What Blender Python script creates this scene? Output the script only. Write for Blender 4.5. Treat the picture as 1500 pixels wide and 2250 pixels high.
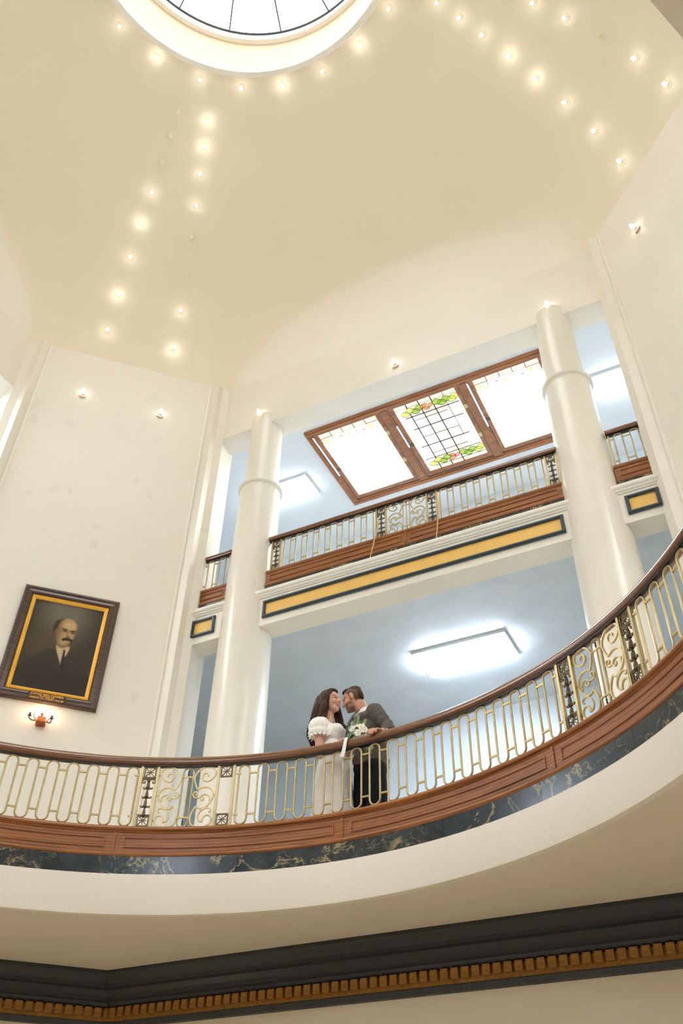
import bpy, bmesh, math, random
from mathutils import Vector, Matrix, Quaternion
PI = math.pi
random.seed(7)
for o in list(bpy.data.objects):
    bpy.data.objects.remove(o)
scene = bpy.context.scene
COL = scene.collection

# ------------------------------------------------------------------ camera
cam_d = bpy.data.cameras.new('camera')
cam_d.sensor_fit = 'VERTICAL'
cam_d.sensor_height = 36.0
cam_d.lens = 36.0 * 1958.2957 / 2250.0
cam_d.clip_end = 200
cam = bpy.data.objects.new('camera', cam_d)
COL.objects.link(cam)
PITCH, ROLL, YAW = 0.7260722, 0.0211908, -0.4760508
_fw = Vector((math.sin(YAW) * math.cos(PITCH), math.cos(YAW) * math.cos(PITCH), math.sin(PITCH)))
_r0 = Vector((math.cos(YAW), -math.sin(YAW), 0))
_u0 = _r0.cross(_fw)
_r = _r0 * math.cos(ROLL) + _u0 * math.sin(ROLL)
_u = _u0 * math.cos(ROLL) - _r0 * math.sin(ROLL)
m3 = Matrix((_r, _u, -_fw)).transposed()
cam.matrix_world = Matrix.Translation((3.1354, -2.5313, 1.6)) @ m3.to_4x4()
scene.camera = cam

# ------------------------------------------------------------------ world, exposure
world = bpy.data.worlds.new('world')
scene.world = world
world.use_nodes = True
world.node_tree.nodes['Background'].inputs[0].default_value = (0.8, 0.88, 1.0, 1)
world.node_tree.nodes['Background'].inputs[1].default_value = 0.1
vs = scene.view_settings
vs.view_transform = 'Standard'
vs.look = 'None'
vs.gamma = 1.0
vs.use_curve_mapping = False
vs.exposure = 0.86
scene.cycles.max_bounces = 10
scene.cycles.diffuse_bounces = 7
scene.cycles.glossy_bounces = 4
scene.cycles.transmission_bounces = 4
scene.cycles.sample_clamp_indirect = 6.0

# strengths of the building's lights and of the added hall pendants
E_OCULUS = 3.1
E_SKYLIGHT = 10.0
E_TUBE = 25.0
E_TUBE_UP = 8.5
E_BULB = 9.0
E_BULB_DIM = 5.0
E_SCONCE = 22.0
E_HALL_FILL = 5.0

# ------------------------------------------------------------------ helpers
def lin(c):
    return tuple(((v / 255.0) / 12.92 if v / 255.0 <= 0.04045 else ((v / 255.0 + 0.055) / 1.055) ** 2.4) for v in c)

MATS = {}
def mat(name, rgb, rough=0.5, metal=0.0, spec=0.5, var=0.0, vscale=3.0, bump=0.0, bscale=40.0, emit=0.0, emit_rgb=None, coat=0.0):
    m = bpy.data.materials.new(name)
    m.use_nodes = True
    nt = m.node_tree
    b = nt.nodes['Principled BSDF']
    c = lin(rgb)
    b.inputs['Base Color'].default_value = (*c, 1)
    b.inputs['Roughness'].default_value = rough
    b.inputs['Metallic'].default_value = metal
    b.inputs['Specular IOR Level'].default_value = spec
    if coat:
        b.inputs['Coat Weight'].default_value = coat
        b.inputs['Coat Roughness'].default_value = 0.15
    if var > 0 or bump > 0:
        tc = nt.nodes.new('ShaderNodeTexCoord')
    if var > 0:
        nz = nt.nodes.new('ShaderNodeTexNoise')
        nz.inputs['Scale'].default_value = vscale
        nz.inputs['Detail'].default_value = 5
        nt.links.new(tc.outputs['Object'], nz.inputs['Vector'])
        rp = nt.nodes.new('ShaderNodeValToRGB')
        rp.color_ramp.elements[0].position = 0.3
        rp.color_ramp.elements[1].position = 0.7
        rp.color_ramp.elements[0].color = (*[v * (1 - var) for v in c], 1)
        rp.color_ramp.elements[1].color = (*[min(1, v * (1 + var)) for v in c], 1)
        nt.links.new(nz.outputs['Fac'], rp.inputs['Fac'])
        nt.links.new(rp.outputs['Color'], b.inputs['Base Color'])
    if bump > 0:
        n2 = nt.nodes.new('ShaderNodeTexNoise')
        n2.inputs['Scale'].default_value = bscale
        n2.inputs['Detail'].default_value = 3
        nt.links.new(tc.outputs['Object'], n2.inputs['Vector'])
        bp = nt.nodes.new('ShaderNodeBump')
        bp.inputs['Strength'].default_value = bump
        bp.inputs['Distance'].default_value = 0.01
        nt.links.new(n2.outputs['Fac'], bp.inputs['Height'])
        nt.links.new(bp.outputs['Normal'], b.inputs['Normal'])
    if emit > 0:
        b.inputs['Emission Color'].default_value = (*lin(emit_rgb or rgb), 1)
        b.inputs['Emission Strength'].default_value = emit
    MATS[name] = m
    return m

def wood(name, dark, light, rough=0.35, scale=(1.6, 1.6, 16), radial=False, coat=0.3):
    m = mat(name, light, rough, coat=coat)
    nt = m.node_tree
    b = nt.nodes['Principled BSDF']
    tc = nt.nodes.new('ShaderNodeTexCoord')
    mp = nt.nodes.new('ShaderNodeMapping')
    mp.inputs['Scale'].default_value = scale
    nt.links.new(tc.outputs['Object'], mp.inputs['Vector'])
    n0 = nt.nodes.new('ShaderNodeTexNoise')
    n0.inputs['Scale'].default_value = 1.3
    n0.inputs['Detail'].default_value = 6
    n0.inputs['Distortion'].default_value = 0.8
    nt.links.new(mp.outputs['Vector'], n0.inputs['Vector'])
    w = nt.nodes.new('ShaderNodeTexWave')
    w.bands_direction = 'Z'
    w.inputs['Scale'].default_value = 0.7
    w.inputs['Distortion'].default_value = 9.0
    w.inputs['Detail'].default_value = 3
    w.inputs['Detail Scale'].default_value = 0.8
    nt.links.new(mp.outputs['Vector'], w.inputs['Vector'])
    mx = nt.nodes.new('ShaderNodeMath'); mx.operation = 'MULTIPLY_ADD'
    mx.inputs[1].default_value = 0.3
    nt.links.new(w.outputs['Fac'], mx.inputs[0])
    m2 = nt.nodes.new('ShaderNodeMath'); m2.operation = 'MULTIPLY'
    m2.inputs[1].default_value = 0.75
    nt.links.new(n0.outputs['Fac'], m2.inputs[0])
    nt.links.new(m2.outputs[0], mx.inputs[2])
    rp = nt.nodes.new('ShaderNodeValToRGB')
    rp.color_ramp.elements[0].position = 0.25
    rp.color_ramp.elements[1].position = 0.75
    rp.color_ramp.elements[0].color = (*lin(dark), 1)
    rp.color_ramp.elements[1].color = (*lin(light), 1)
    nt.links.new(mx.outputs[0], rp.inputs['Fac'])
    nt.links.new(rp.outputs['Color'], b.inputs['Base Color'])
    return m

def marble(name):
    m = mat(name, (40, 48, 50), 0.24, coat=0.25)
    nt = m.node_tree
    b = nt.nodes['Principled BSDF']
    tc = nt.nodes.new('ShaderNodeTexCoord')
    def vein(scale, width, dist, seed, warp):
        mp = nt.nodes.new('ShaderNodeMapping')
        mp.inputs['Location'].default_value = (seed, seed * 1.7, seed * 0.3)
        mp.inputs['Rotation'].default_value = (0.3, 0.5, 0.2)
        nt.links.new(tc.outputs['Object'], mp.inputs['Vector'])
        n = nt.nodes.new('ShaderNodeTexNoise')
        n.inputs['Scale'].default_value = scale
        n.inputs['Detail'].default_value = 7
        n.inputs['Roughness'].default_value = 0.6
        n.inputs['Distortion'].default_value = warp
        nt.links.new(mp.outputs['Vector'], n.inputs['Vector'])
        s = nt.nodes.new('ShaderNodeMath'); s.operation = 'SUBTRACT'; s.inputs[1].default_value = 0.5
        nt.links.new(n.outputs['Fac'], s.inputs[0])
        a = nt.nodes.new('ShaderNodeMath'); a.operation = 'ABSOLUTE'
        nt.links.new(s.outputs[0], a.inputs[0])
        r = nt.nodes.new('ShaderNodeMapRange')
        r.inputs['From Min'].default_value = 0.0
        r.inputs['From Max'].default_value = width
        r.inputs['To Min'].default_value = 1.0
        r.inputs['To Max'].default_value = 0.0
        nt.links.new(a.outputs[0], r.inputs['Value'])
        return r.outputs['Result']
    v1 = vein(2.0, 0.016, 0, 3.1, 1.2)
    v2 = vein(7.0, 0.010, 0, 8.4, 0.8)
    mask = nt.nodes.new('ShaderNodeTexNoise')
    mask.inputs['Scale'].default_value = 3.0
    nt.links.new(tc.outputs['Object'], mask.inputs['Vector'])
    mr = nt.nodes.new('ShaderNodeMapRange')
    mr.inputs['From Min'].default_value = 0.47
    mr.inputs['From Max'].default_value = 0.62
    nt.links.new(mask.outputs['Fac'], mr.inputs['Value'])
    mu = nt.nodes.new('ShaderNodeMath'); mu.operation = 'MULTIPLY'
    nt.links.new(v2, mu.inputs[0]); nt.links.new(mr.outputs['Result'], mu.inputs[1])
    base = nt.nodes.new('ShaderNodeTexNoise')
    base.inputs['Scale'].default_value = 5.0
    base.inputs['Detail'].default_value = 6
    nt.links.new(tc.outputs['Object'], base.inputs['Vector'])
    rp = nt.nodes.new('ShaderNodeValToRGB')
    rp.color_ramp.elements[0].position = 0.3
    rp.color_ramp.elements[1].position = 0.75
    rp.color_ramp.elements[0].color = (*lin((16, 22, 23)), 1)
    rp.color_ramp.elements[1].color = (*lin((46, 57, 61)), 1)
    nt.links.new(base.outputs['Fac'], rp.inputs['Fac'])
    c1 = nt.nodes.new('ShaderNodeMix'); c1.data_type = 'RGBA'
    mask1 = nt.nodes.new('ShaderNodeTexNoise')
    mask1.inputs['Scale'].default_value = 2.4
    nt.links.new(tc.outputs['Object'], mask1.inputs['Vector'])
    mr1 = nt.nodes.new('ShaderNodeMapRange')
    mr1.inputs['From Min'].default_value = 0.46
    mr1.inputs['From Max'].default_value = 0.56
    nt.links.new(mask1.outputs['Fac'], mr1.inputs['Value'])
    mu1 = nt.nodes.new('ShaderNodeMath'); mu1.operation = 'MULTIPLY'
    nt.links.new(v1, mu1.inputs[0]); nt.links.new(mr1.outputs['Result'], mu1.inputs[1])
    nt.links.new(mu1.outputs[0], c1.inputs['Factor'])
    nt.links.new(rp.outputs['Color'], c1.inputs['A'])
    c1.inputs['B'].default_value = (*lin((176, 158, 112)), 1)
    c2 = nt.nodes.new('ShaderNodeMix'); c2.data_type = 'RGBA'
    nt.links.new(mu.outputs[0], c2.inputs['Factor'])
    nt.links.new(c1.outputs['Result'], c2.inputs['A'])
    c2.inputs['B'].default_value = (*lin((140, 140, 120)), 1)
    nt.links.new(c2.outputs['Result'], b.inputs['Base Color'])
    return m

def vcol_mat(name, rough=0.6, spec=0.3, bump=0.0, bscale=60.0):
    m = mat(name, (128, 128, 128), rough, spec=spec, bump=bump, bscale=bscale)
    nt = m.node_tree
    a = nt.nodes.new('ShaderNodeAttribute')
    a.attribute_name = 'tint'
    nt.links.new(a.outputs['Color'], nt.nodes['Principled BSDF'].inputs['Base Color'])
    return m

class MB:
    def __init__(s):
        s.v = []; s.f = []
    def add(s, vs, fs):
        k = len(s.v)
        s.v += [tuple(p) for p in vs]
        s.f += [tuple(i + k for i in f) for f in fs]
        return s
    def box(s, x0, x1, y0, y1, z0, z1, M=None):
        p = [(x0, y0, z0), (x1, y0, z0), (x1, y1, z0), (x0, y1, z0), (x0, y0, z1), (x1, y0, z1), (x1, y1, z1), (x0, y1, z1)]
        if M is not None: p = [M @ Vector(q) for q in p]
        return s.add(p, [(0, 3, 2, 1), (4, 5, 6, 7), (0, 1, 5, 4), (1, 2, 6, 5), (2, 3, 7, 6), (3, 0, 4, 7)])
    def prism(s, pts, z0, z1):
        n = len(pts)
        a = sum(pts[i][0] * pts[(i + 1) % n][1] - pts[(i + 1) % n][0] * pts[i][1] for i in range(n))
        if a < 0: pts = pts[::-1]
        return s.add([(x, y, z0) for x, y in pts] + [(x, y, z1) for x, y in pts],
                     [tuple(range(n))[::-1], tuple(range(n, 2 * n))] + [(i, (i + 1) % n, n + (i + 1) % n, n + i) for i in range(n)])
    def lathe(s, prof, n=32, c=(0, 0, 0), a0=0.0, a1=None, M=None, cap=True):
        """prof [(r,z)] around Z"""
        full = a1 is None
        k = n if full else n + 1
        vs = []
        for i in range(k):
            a = a0 + (2 * PI if full else a1 - a0) * i / n
            for r, z in prof:
                p = Vector((c[0] + r * math.sin(a), c[1] + r * math.cos(a), c[2] + z))
                vs.append(M @ p if M is not None else p)
        m = len(prof); fs = []
        for i in range(n):
            j = (i + 1) % k
            for q in range(m - 1):
                fs.append((i * m + q, i * m + q + 1, j * m + q + 1, j * m + q))
        return s.add(vs, fs)
    def sweep_arc(s, prof, a0, a1, n, cap=True):
        """closed profile [(r,z)] swept along an arc about the Z axis, azimuth from +Y toward +X"""
        m = len(prof); vs = []
        full = abs(abs(a1 - a0) - 2 * PI) < 1e-6
        k = n if full else n + 1
        for i in range(k):
            a = a0 + (a1 - a0) * i / n
            vs += [(r * math.sin(a), r * math.cos(a), z) for r, z in prof]
        fs = []
        for i in range(n):
            j = (i + 1) % k
            for q in range(m):
                p = (q + 1) % m
                fs.append((i * m + q, j * m + q, j * m + p, i * m + p))
        if not full and cap:
            fs.append(tuple(range(m))); fs.append(tuple((k - 1) * m + q for q in range(m))[::-1])
        return s.add(vs, fs)
    def sweep_line(s, prof, p0, p1, flip=False):
        """closed profile [(d,z)] extruded between plan points p0,p1; d is measured to the left of p0->p1"""
        dx, dy = p1[0] - p0[0], p1[1] - p0[1]
        L = math.hypot(dx, dy); nx, ny = -dy / L, dx / L
        m = len(prof)
        vs = [(p0[0] + nx * d, p0[1] + ny * d, z) for d, z in prof] + [(p1[0] + nx * d, p1[1] + ny * d, z) for d, z in prof]
        fs = [(q, m + q, m + (q + 1) % m, (q + 1) % m) for q in range(m)] + [tuple(range(m)), tuple(range(m, 2 * m))[::-1]]
        return s.add(vs, fs)
    def tube(s, pts, w, d=None, up=None, n=4, closed=False, taper=None):
        """bar along pts. n=4: rectangular w (in plane) x d (along up). else round of radius w/2"""
        pts = [Vector(p) for p in pts]; N = len(pts); vs = []
        pu = None
        for i, p in enumerate(pts):
            a = pts[(i - 1) % N] if (closed or i > 0) else p
            b = pts[(i + 1) % N] if (closed or i < N - 1) else p
            t = (b - a)
            if t.length < 1e-9: t = Vector((0, 0, 1))
            t.normalize()
            if up is not None: u = Vector(up)
            else:
                if pu is None: u = Vector((0, 0, 1)) if abs(t.z) < 0.9 else Vector((1, 0, 0))
                else: u = pu
            sd = t.cross(u)
            if sd.length < 1e-6: sd = t.orthogonal()
            sd.normalize(); u2 = sd.cross(t).normalized(); pu = u2
            k = taper[i] if taper else 1.0
            if n == 4:
                dd = d if d is not None else w
                for sx, sy in ((-1, -1), (1, -1), (1, 1), (-1, 1)):
                    vs.append(p + sd * (sx * w / 2 * k) + u2 * (sy * dd / 2 * k))
            else:
                for q in range(n):
                    an = 2 * PI * q / n
                    vs.append(p + sd * (math.cos(an) * w / 2 * k) + u2 * (math.sin(an) * w / 2 * k))
        fs = []
        for i in range(N if closed else N - 1):
            j = (i + 1) % N
            for q in range(n):
                r = (q + 1) % n
                fs.append((i * n + q, i * n + r, j * n + r, j * n + q))
        if not closed:
            fs.append(tuple(range(n))[::-1]); fs.append(tuple((N - 1) * n + q for q in range(n)))
        return s.add(vs, fs)
    def ball(s, c, r, nu=10, nv=6, M=None):
        rx, ry, rz = (r, r, r) if not isinstance(r, (tuple, list)) else r
        vs = [(0, 0, rz)]
        for i in range(1, nv):
            t = PI * i / nv
            for j in range(nu):
                a = 2 * PI * j / nu
                vs.append((rx * math.sin(t) * math.cos(a), ry * math.sin(t) * math.sin(a), rz * math.cos(t)))
        vs.append((0, 0, -rz))
        if M is not None: vs = [M @ Vector(p) for p in vs]
        vs = [(p[0] + c[0], p[1] + c[1], p[2] + c[2]) for p in vs]
        fs = [(0, 1 + j, 1 + (j + 1) % nu) for j in range(nu)]
        for i in range(nv - 2):
            for j in range(nu):
                a = 1 + i * nu + j; b = 1 + i * nu + (j + 1) % nu
                fs.append((a, a + nu, b + nu, b))
        k = 1 + (nv - 2) * nu; e = len(vs) - 1
        fs += [(k + j, e, k + (j + 1) % nu) for j in range(nu)]
        return s.add(vs, fs)
    def cone(s, p0, p1, r0, r1, n=10):
        return s.tube([p0, p1], 2.0, n=n, taper=[r0, r1])
    def mesh(s, name, smooth=False, fix=True):
        me = bpy.data.meshes.new(name)
        me.from_pydata(s.v, [], s.f)
        if fix:
            bm = bmesh.new(); bm.from_mesh(me)
            bmesh.ops.recalc_face_normals(bm, faces=bm.faces)
            bm.to_mesh(me); bm.free()
        if smooth is True:
            me.polygons.foreach_set('use_smooth', [True] * len(me.polygons))
        elif smooth:
            me.polygons.foreach_set('use_smooth', [True] * len(me.polygons))
            me.set_sharp_from_angle(angle=math.radians(smooth))
        return me
    def build(s, name, m, parent=None, smooth=False, fix=True):
        me = s.mesh(name, smooth, fix)
        return link(name, me, m, parent)

def link(name, me, m, parent=None):
    if m is not None and not me.materials:
        me.materials.append(MATS[m] if isinstance(m, str) else m)
    o = bpy.data.objects.new(name, me)
    COL.objects.link(o)
    setpar(o, parent)
    return o
BASE = {}
def setpar(o, parent):
    if parent is None: return
    o.parent = parent
    b = BASE.get(parent.name)
    if b is not None: o.matrix_parent_inverse = b.inverted()
def tag(o, label, cat, group=None, kind=None):
    o['label'] = label; o['category'] = cat
    if group: o['group'] = group
    if kind: o['kind'] = kind
    return o
def thing(name, loc, label, cat, group=None, kind=None):
    e = bpy.data.objects.new(name, None)
    e.empty_display_size = 0.1
    e.location = loc
    COL.objects.link(e)
    BASE[e.name] = Matrix.Translation(loc)
    return tag(e, label, cat, group, kind)
def place(o, loc, rz=0.0):
    o.location = loc; o.rotation_euler = (0, 0, rz)
    return o
def az(phi):
    """unit outward vector of azimuth phi (deg from +Y toward +X)"""
    a = math.radians(phi); return Vector((math.sin(a), math.cos(a), 0))

# ------------------------------------------------------------------ materials
mat('cream', (238, 232, 219), 0.42, var=0.025, vscale=1.2, bump=0.12, bscale=35)
def worn(name, rgb):
    m = mat(name, rgb, 0.42, bump=0.12, bscale=35)
    nt = m.node_tree; b = nt.nodes['Principled BSDF']
    tc = nt.nodes.new('ShaderNodeTexCoord')
    n = nt.nodes.new('ShaderNodeTexNoise'); n.inputs['Scale'].default_value = 2.6; n.inputs['Detail'].default_value = 4
    nt.links.new(tc.outputs['Object'], n.inputs['Vector'])
    r = nt.nodes.new('ShaderNodeValToRGB')
    r.color_ramp.elements[0].position = 0.64; r.color_ramp.elements[1].position = 0.665
    c = lin(rgb)
    r.color_ramp.elements[0].color = (*c, 1); r.color_ramp.elements[1].color = (*[v * .95 for v in c], 1)
    nt.links.new(n.outputs['Fac'], r.inputs['Fac']); nt.links.new(r.outputs['Color'], b.inputs['Base Color'])
worn('cream_worn', (238, 232, 219))
mat('dome_plaster', (237, 228, 209), 0.5, var=0.02, vscale=0.8, bump=0.12, bscale=18)
mat('drum_tan', (174, 157, 128), 0.5)
mat('white_trim', (242, 238, 228), 0.38, bump=0.06, bscale=40)
mat('column_paint', (237, 231, 218), 0.3, coat=0.12, bump=0.03, bscale=12)
mat('gallery_blue', (212, 220, 226), 0.32, var=0.05, vscale=2.5, bump=0.25, bscale=9)
mat('upper_ceiling', (226, 229, 230), 0.45, bump=0.08, bscale=20)
mat('soffit', (231, 221, 202), 0.33, var=0.03, vscale=1.5, bump=0.08, bscale=12)
mat('slate', (62, 76, 84), 0.35, bump=0.05, bscale=60)
mat('dark_cornice', (42, 47, 50), 0.3, bump=0.04, bscale=60)
mat('yellow_panel', (240, 194, 104), 0.45, var=0.03, vscale=4)
mat('gilt', (152, 108, 44), 0.45, metal=0.25, var=0.25, vscale=30)
mat('brass', (184, 164, 120), 0.36, metal=0.8, var=0.12, vscale=12)
mat('bronze', (104, 90, 64), 0.42, metal=0.7, var=0.2, vscale=40)
mat('dark_metal', (44, 40, 34), 0.4, metal=0.6)
mat('glass_white', (250, 250, 245), 0.2, emit=E_SKYLIGHT, emit_rgb=(255, 253, 248))
mat('lead', (46, 60, 58), 0.5)
mat('pale_tile', (222, 216, 205), 0.35, var=0.06, vscale=2)  # unseen floor, made pale to bounce light up to the soffit and fascia
wood('oak', (112, 64, 28), (170, 106, 52), rough=0.45, coat=0.08)
wood('rail_wood', (90, 52, 26), (126, 78, 44), rough=0.2, coat=0.6)
wood('skylight_wood', (136, 82, 46), (172, 112, 66), scale=(2, 12, 12))
wood('frame_wood', (46, 30, 22), (86, 60, 46), rough=0.3)
marble('marble')

# ================================================================== THE SETTING
A, B = 5.2, 5.77            # distances of the wide and the diagonal sides of the octagon
Z_F2, Z_F3, Z_C3, Z_TOP = 4.19, 8.42, 12.25, 12.784
Z_SOF = 3.88
R_WELL = 3.75
ROTS = [0, 90, 180, 270]
SIDES = ['front', 'right', 'back', 'left']
DIAGS = ['front_left', 'front_right', 'back_right', 'back_left']
def rot(p, deg):
    """rotate a plan point clockwise seen from above (front -> right)"""
    a = math.radians(deg); x, y = p[0], p[1]
    q = (x * math.cos(a) + y * math.sin(a), -x * math.sin(a) + y * math.cos(a))
    return q if len(p) == 2 else (q[0], q[1], p[2])
def rotmb(mb, deg):
    r = MB(); r.v = [rot(p, deg) for p in mb.v]; r.f = list(mb.f); return r

# ground floor
tag(MB().box(-9, 9, -9, 9, -0.1, 0).build('floor', 'pale_tile'), 'pale tiled ground floor under the rotunda', 'floor', kind='structure')
GA, GB = 4.86, 5.55
gk = GB * 2 ** .5 - GA
for i, sd in enumerate(SIDES):
    w = MB().prism([(-gk, GA), (gk, GA), (gk + .1, GA + .25), (-gk - .1, GA + .25)], 0, Z_SOF)
    tag(rotmb(w, ROTS[i]).build('wall_ground_' + sd, 'soffit'), 'tan ground floor wall below the dark cornice, %s side' % sd, 'wall', kind='structure')
    w = MB().prism([(-gk, GA), (-GA, gk), (-GA - .25, gk + .1), (-gk - .1, GA + .25)], 0, Z_SOF)
    tag(rotmb(w, ROTS[i]).build('wall_ground_' + DIAGS[i], 'soffit'), 'tan diagonal ground floor wall below the dark cornice, %s' % DIAGS[i].replace('_', ' '), 'wall', kind='structure')

# second floor slab with the round well
N = 160
mb = MB(); vs = []
for i in range(N):
    a = 2 * PI * i / N
    d = az(math.degrees(a))
    k = 8.9 / max(abs(d.x), abs(d.y))
    vs += [(d.x * R_WELL, d.y * R_WELL, Z_SOF), (d.x * k, d.y * k, Z_SOF), (d.x * k, d.y * k, Z_F2), (d.x * (R_WELL), d.y * (R_WELL), Z_F2)]
fs = []
for i in range(N):
    j = (i + 1) % N
    for q in range(4):
        fs.append((i * 4 + q, j * 4 + q, j * 4 + (q + 1) % 4, i * 4 + (q + 1) % 4))
mb.add(vs, fs)
o = mb.build('floor_second', 'soffit', smooth=30)
tag(o, 'tan soffit of the second floor slab around the round well', 'floor', kind='structure')
# cream fascia of the well
mb = MB().sweep_arc([(3.738, Z_F2 + .002), (3.738, Z_SOF + .012), (3.742, Z_SOF - .002), (3.79, Z_SOF - .003), (3.79, Z_F2 + .002)], 0, 2 * PI, N)
tag(mb.build('trim_1', 'cream', smooth=30), 'smooth cream band curving around the edge of the round well', 'fascia', kind='structure')

# ground floor cornice: profile d = inward from the wall face
def cornice(name, p0, p1, label, dent=True):
    # d is measured to the left of p0->p1 (toward the middle of the rotunda)
    prof = [(-.02, 3.885), (.305, 3.885), (.305, 3.85), (.285, 3.835), (.27, 3.79), (.25, 3.775), (.25, 3.745), (.205, 3.735), (.195, 3.69), (.165, 3.672), (.165, 3.66),
            (.14, 3.645), (.12, 3.615), (.085, 3.605), (.085, 3.53), (.06, 3.525), (.06, 3.50), (.035, 3.46), (-.02, 3.452)]
    o = MB().sweep_line(prof, p0, p1).build(name, 'dark_cornice')
    tag(o, label, 'cornice', kind='structure')
    dx, dy = p1[0] - p0[0], p1[1] - p0[1]; L = math.hypot(dx, dy)
    tx, ty = dx / L, dy / L
    # gilt strip carrying the dentils
    MB().sweep_line([(.06, 3.505), (.094, 3.505), (.094, 3.6), (.06, 3.6)], p0, p1).build('gilt_strip', 'gilt', o)
    me = MB().box(-.031, .031, -.026, .026, -.036, .036).mesh('dentil')
    me.materials.append(MATS['gilt'])
    n = int(L / .0875)
    for i in range(n):
        s_ = (i + .5) * L / n
        d = bpy.data.objects.new('dentil', me); COL.objects.link(d)
        d.location = (p0[0] + tx * s_ - ty * .118, p0[1] + ty * s_ + tx * .118, 3.567)
        d.rotation_euler = (random.uniform(-.03, .03), 0, math.atan2(ty, tx) + random.uniform(-.02, .02))
        d.parent = o
    return o
cornice('trim_2', (gk, GA), (-gk, GA), 'dark slate cornice with a row of gilt dentils along the front of the ground floor')
cornice('trim_3', (-gk, GA), (-GA, gk), 'dark slate cornice with gilt dentils at the lower left corner')
cornice('trim_4', (GA, gk), (gk, GA), 'dark slate cornice with gilt dentils on the right diagonal ground floor wall')

# diagonal walls and pilasters
ck = B * 2 ** .5 - A        # corner x of the ideal octagon
for i in range(4):
    w = MB().prism([(-ck, A), (-A, ck), (-A - .25, ck + .05), (-ck - .05, A + .25)], Z_F2, Z_TOP)
    o = rotmb(w, ROTS[i]).build('wall_' + DIAGS[i], 'cream_worn' if i == 0 else 'cream')
    tag(o, ['cream diagonal wall carrying the framed portrait', 'cream diagonal wall at the right edge beside the right column', 'cream diagonal wall behind the viewer, right', 'cream diagonal wall behind the viewer, left'][i], 'wall', kind='structure')
TN = 5
for i in range(4):
    for s_ in (-1, 1):
        pts = [(s_ * 3.165, 4.995), (s_ * 3.04, 4.998), (s_ * 3.04, 5.60), (s_ * 3.6, 5.60), (s_ * 3.6, 5.1)]
        o = rotmb(MB().prism(pts, Z_F2, Z_TOP + .003), ROTS[i]).build('trim_%d' % TN, 'cream'); TN += 1
        where = {(0, -1): 'between the portrait wall and the left column', (0, 1): 'right of the right column', (3, 1): 'at the left edge beside the portrait wall', (1, -1): 'at the far right beyond the frame'}.get((i, s_), '%s side, %s end' % (SIDES[i], 'left' if s_ < 0 else 'right'))
        tag(o, 'tall cream corner pilaster ' + where, 'pilaster', kind='structure')
        # thin bead where the pilaster meets the diagonal wall
        u = Vector((s_ * .7071, -.7071))
        q0 = Vector((s_ * 3.165, 4.995)); q1 = q0 + u * .012; q2 = q0 + u * .045
        nrm = Vector((-s_ * .7071, -.7071)) * .018
        bp = [tuple(q1), tuple(q2), tuple(q2 + nrm), tuple(q1 + nrm)]
        rotmb(MB().prism(bp, Z_F2, Z_TOP), ROTS[i]).build('bead', 'white_trim', o)
# entablature beams over the columns
for i, sd in enumerate(SIDES):
    o = rotmb(MB().box(-3.06, 3.06, A, 5.557, 11.648, Z_TOP), ROTS[i]).build('trim_%d' % TN, 'cream'); TN += 1
    tag(o, 'plain cream entablature beam under the dome, %s' % ['above the two columns', 'right side', 'behind the viewer', 'at the left edge'][i], 'beam', kind='structure')

# gallery slabs, ceilings and outer walls
def ring_slab(ha, hb, z0, z1):
    k = hb * 2 ** .5 - ha; m = MB(); W = 8.9
    for r in ROTS:
        main = MB().prism([(-k, ha), (k, ha), (k, W), (-k, W)], z0, z1)
        dg = MB().prism([(-k, ha), (-k, W), (-W, W), (-W, k), (-ha, k)], z0, z1)
        for q in (main, dg):
            q = rotmb(q, r); m.add(q.v, q.f)
    return m
tag(ring_slab(5.45, 5.95, 8.14, Z_F3).build('floor_third', 'gallery_blue'), 'blue grey ceiling of the second floor gallery behind the couple', 'ceiling', kind='structure')
tag(ring_slab(5.5, 5.95, Z_C3, Z_C3 + .2).build('ceiling', 'upper_ceiling'), 'pale grey blue ceiling of the upper gallery around the skylight', 'ceiling', kind='structure')
for i, sd in enumerate(SIDES):
    tag(rotmb(MB().box(-8.9, 8.9, 8.85, 9.1, Z_F2, 12.5), ROTS[i]).build('wall_' + sd, 'gallery_blue'), 'pale blue back wall of the %s gallery' % sd, 'wall', kind='structure')

# dome
prof = [(6.02, 12.784), (6.02, 13.1), (5.99, 13.38), (5.91, 13.68), (5.60, 14.30), (5.185, 14.81), (4.73, 15.19), (4.30, 15.50), (3.87, 15.765), (3.495, 15.985), (3.12, 16.14), (2.8, 16.225), (2.5, 16.275), (2.3, 16.29)]
def catmull(pts, sub):
    out = []
    P = [pts[0]] + list(pts) + [pts[-1]]
    for i in range(1, len(P) - 2):
        for s_ in range(sub):
            t = s_ / sub; q = []
            for d in range(len(pts[0])):
                p0, p1, p2, p3 = P[i - 1][d], P[i][d], P[i + 1][d], P[i + 2][d]
                q.append(.5 * (2 * p1 + (p2 - p0) * t + (2 * p0 - 5 * p1 + 4 * p2 - p3) * t * t + (3 * p1 - p0 - 3 * p2 + p3) * t ** 3))
            out.append(tuple(q))
    out.append(tuple(pts[-1]))
    return out
DP = catmull(prof, 5)
def smin(a, b, k):
    h = max(k - abs(a - b), 0) / k
    return min(a, b) - h * h * k * .25
def dome_r(phi, r, z):
    d = abs(((phi + 45) % 90) - 45)
    lim = (A + .05 * max(0, z - Z_TOP)) / math.cos(math.radians(d))
    k = .02 + .13 * max(0.0, min(1.0, (z - Z_TOP) / .9))
    return smin(r, lim, k) if r > 3.6 else r
ND = 256
vs = []; fs = []; m = len(DP); lun_light = []
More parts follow.
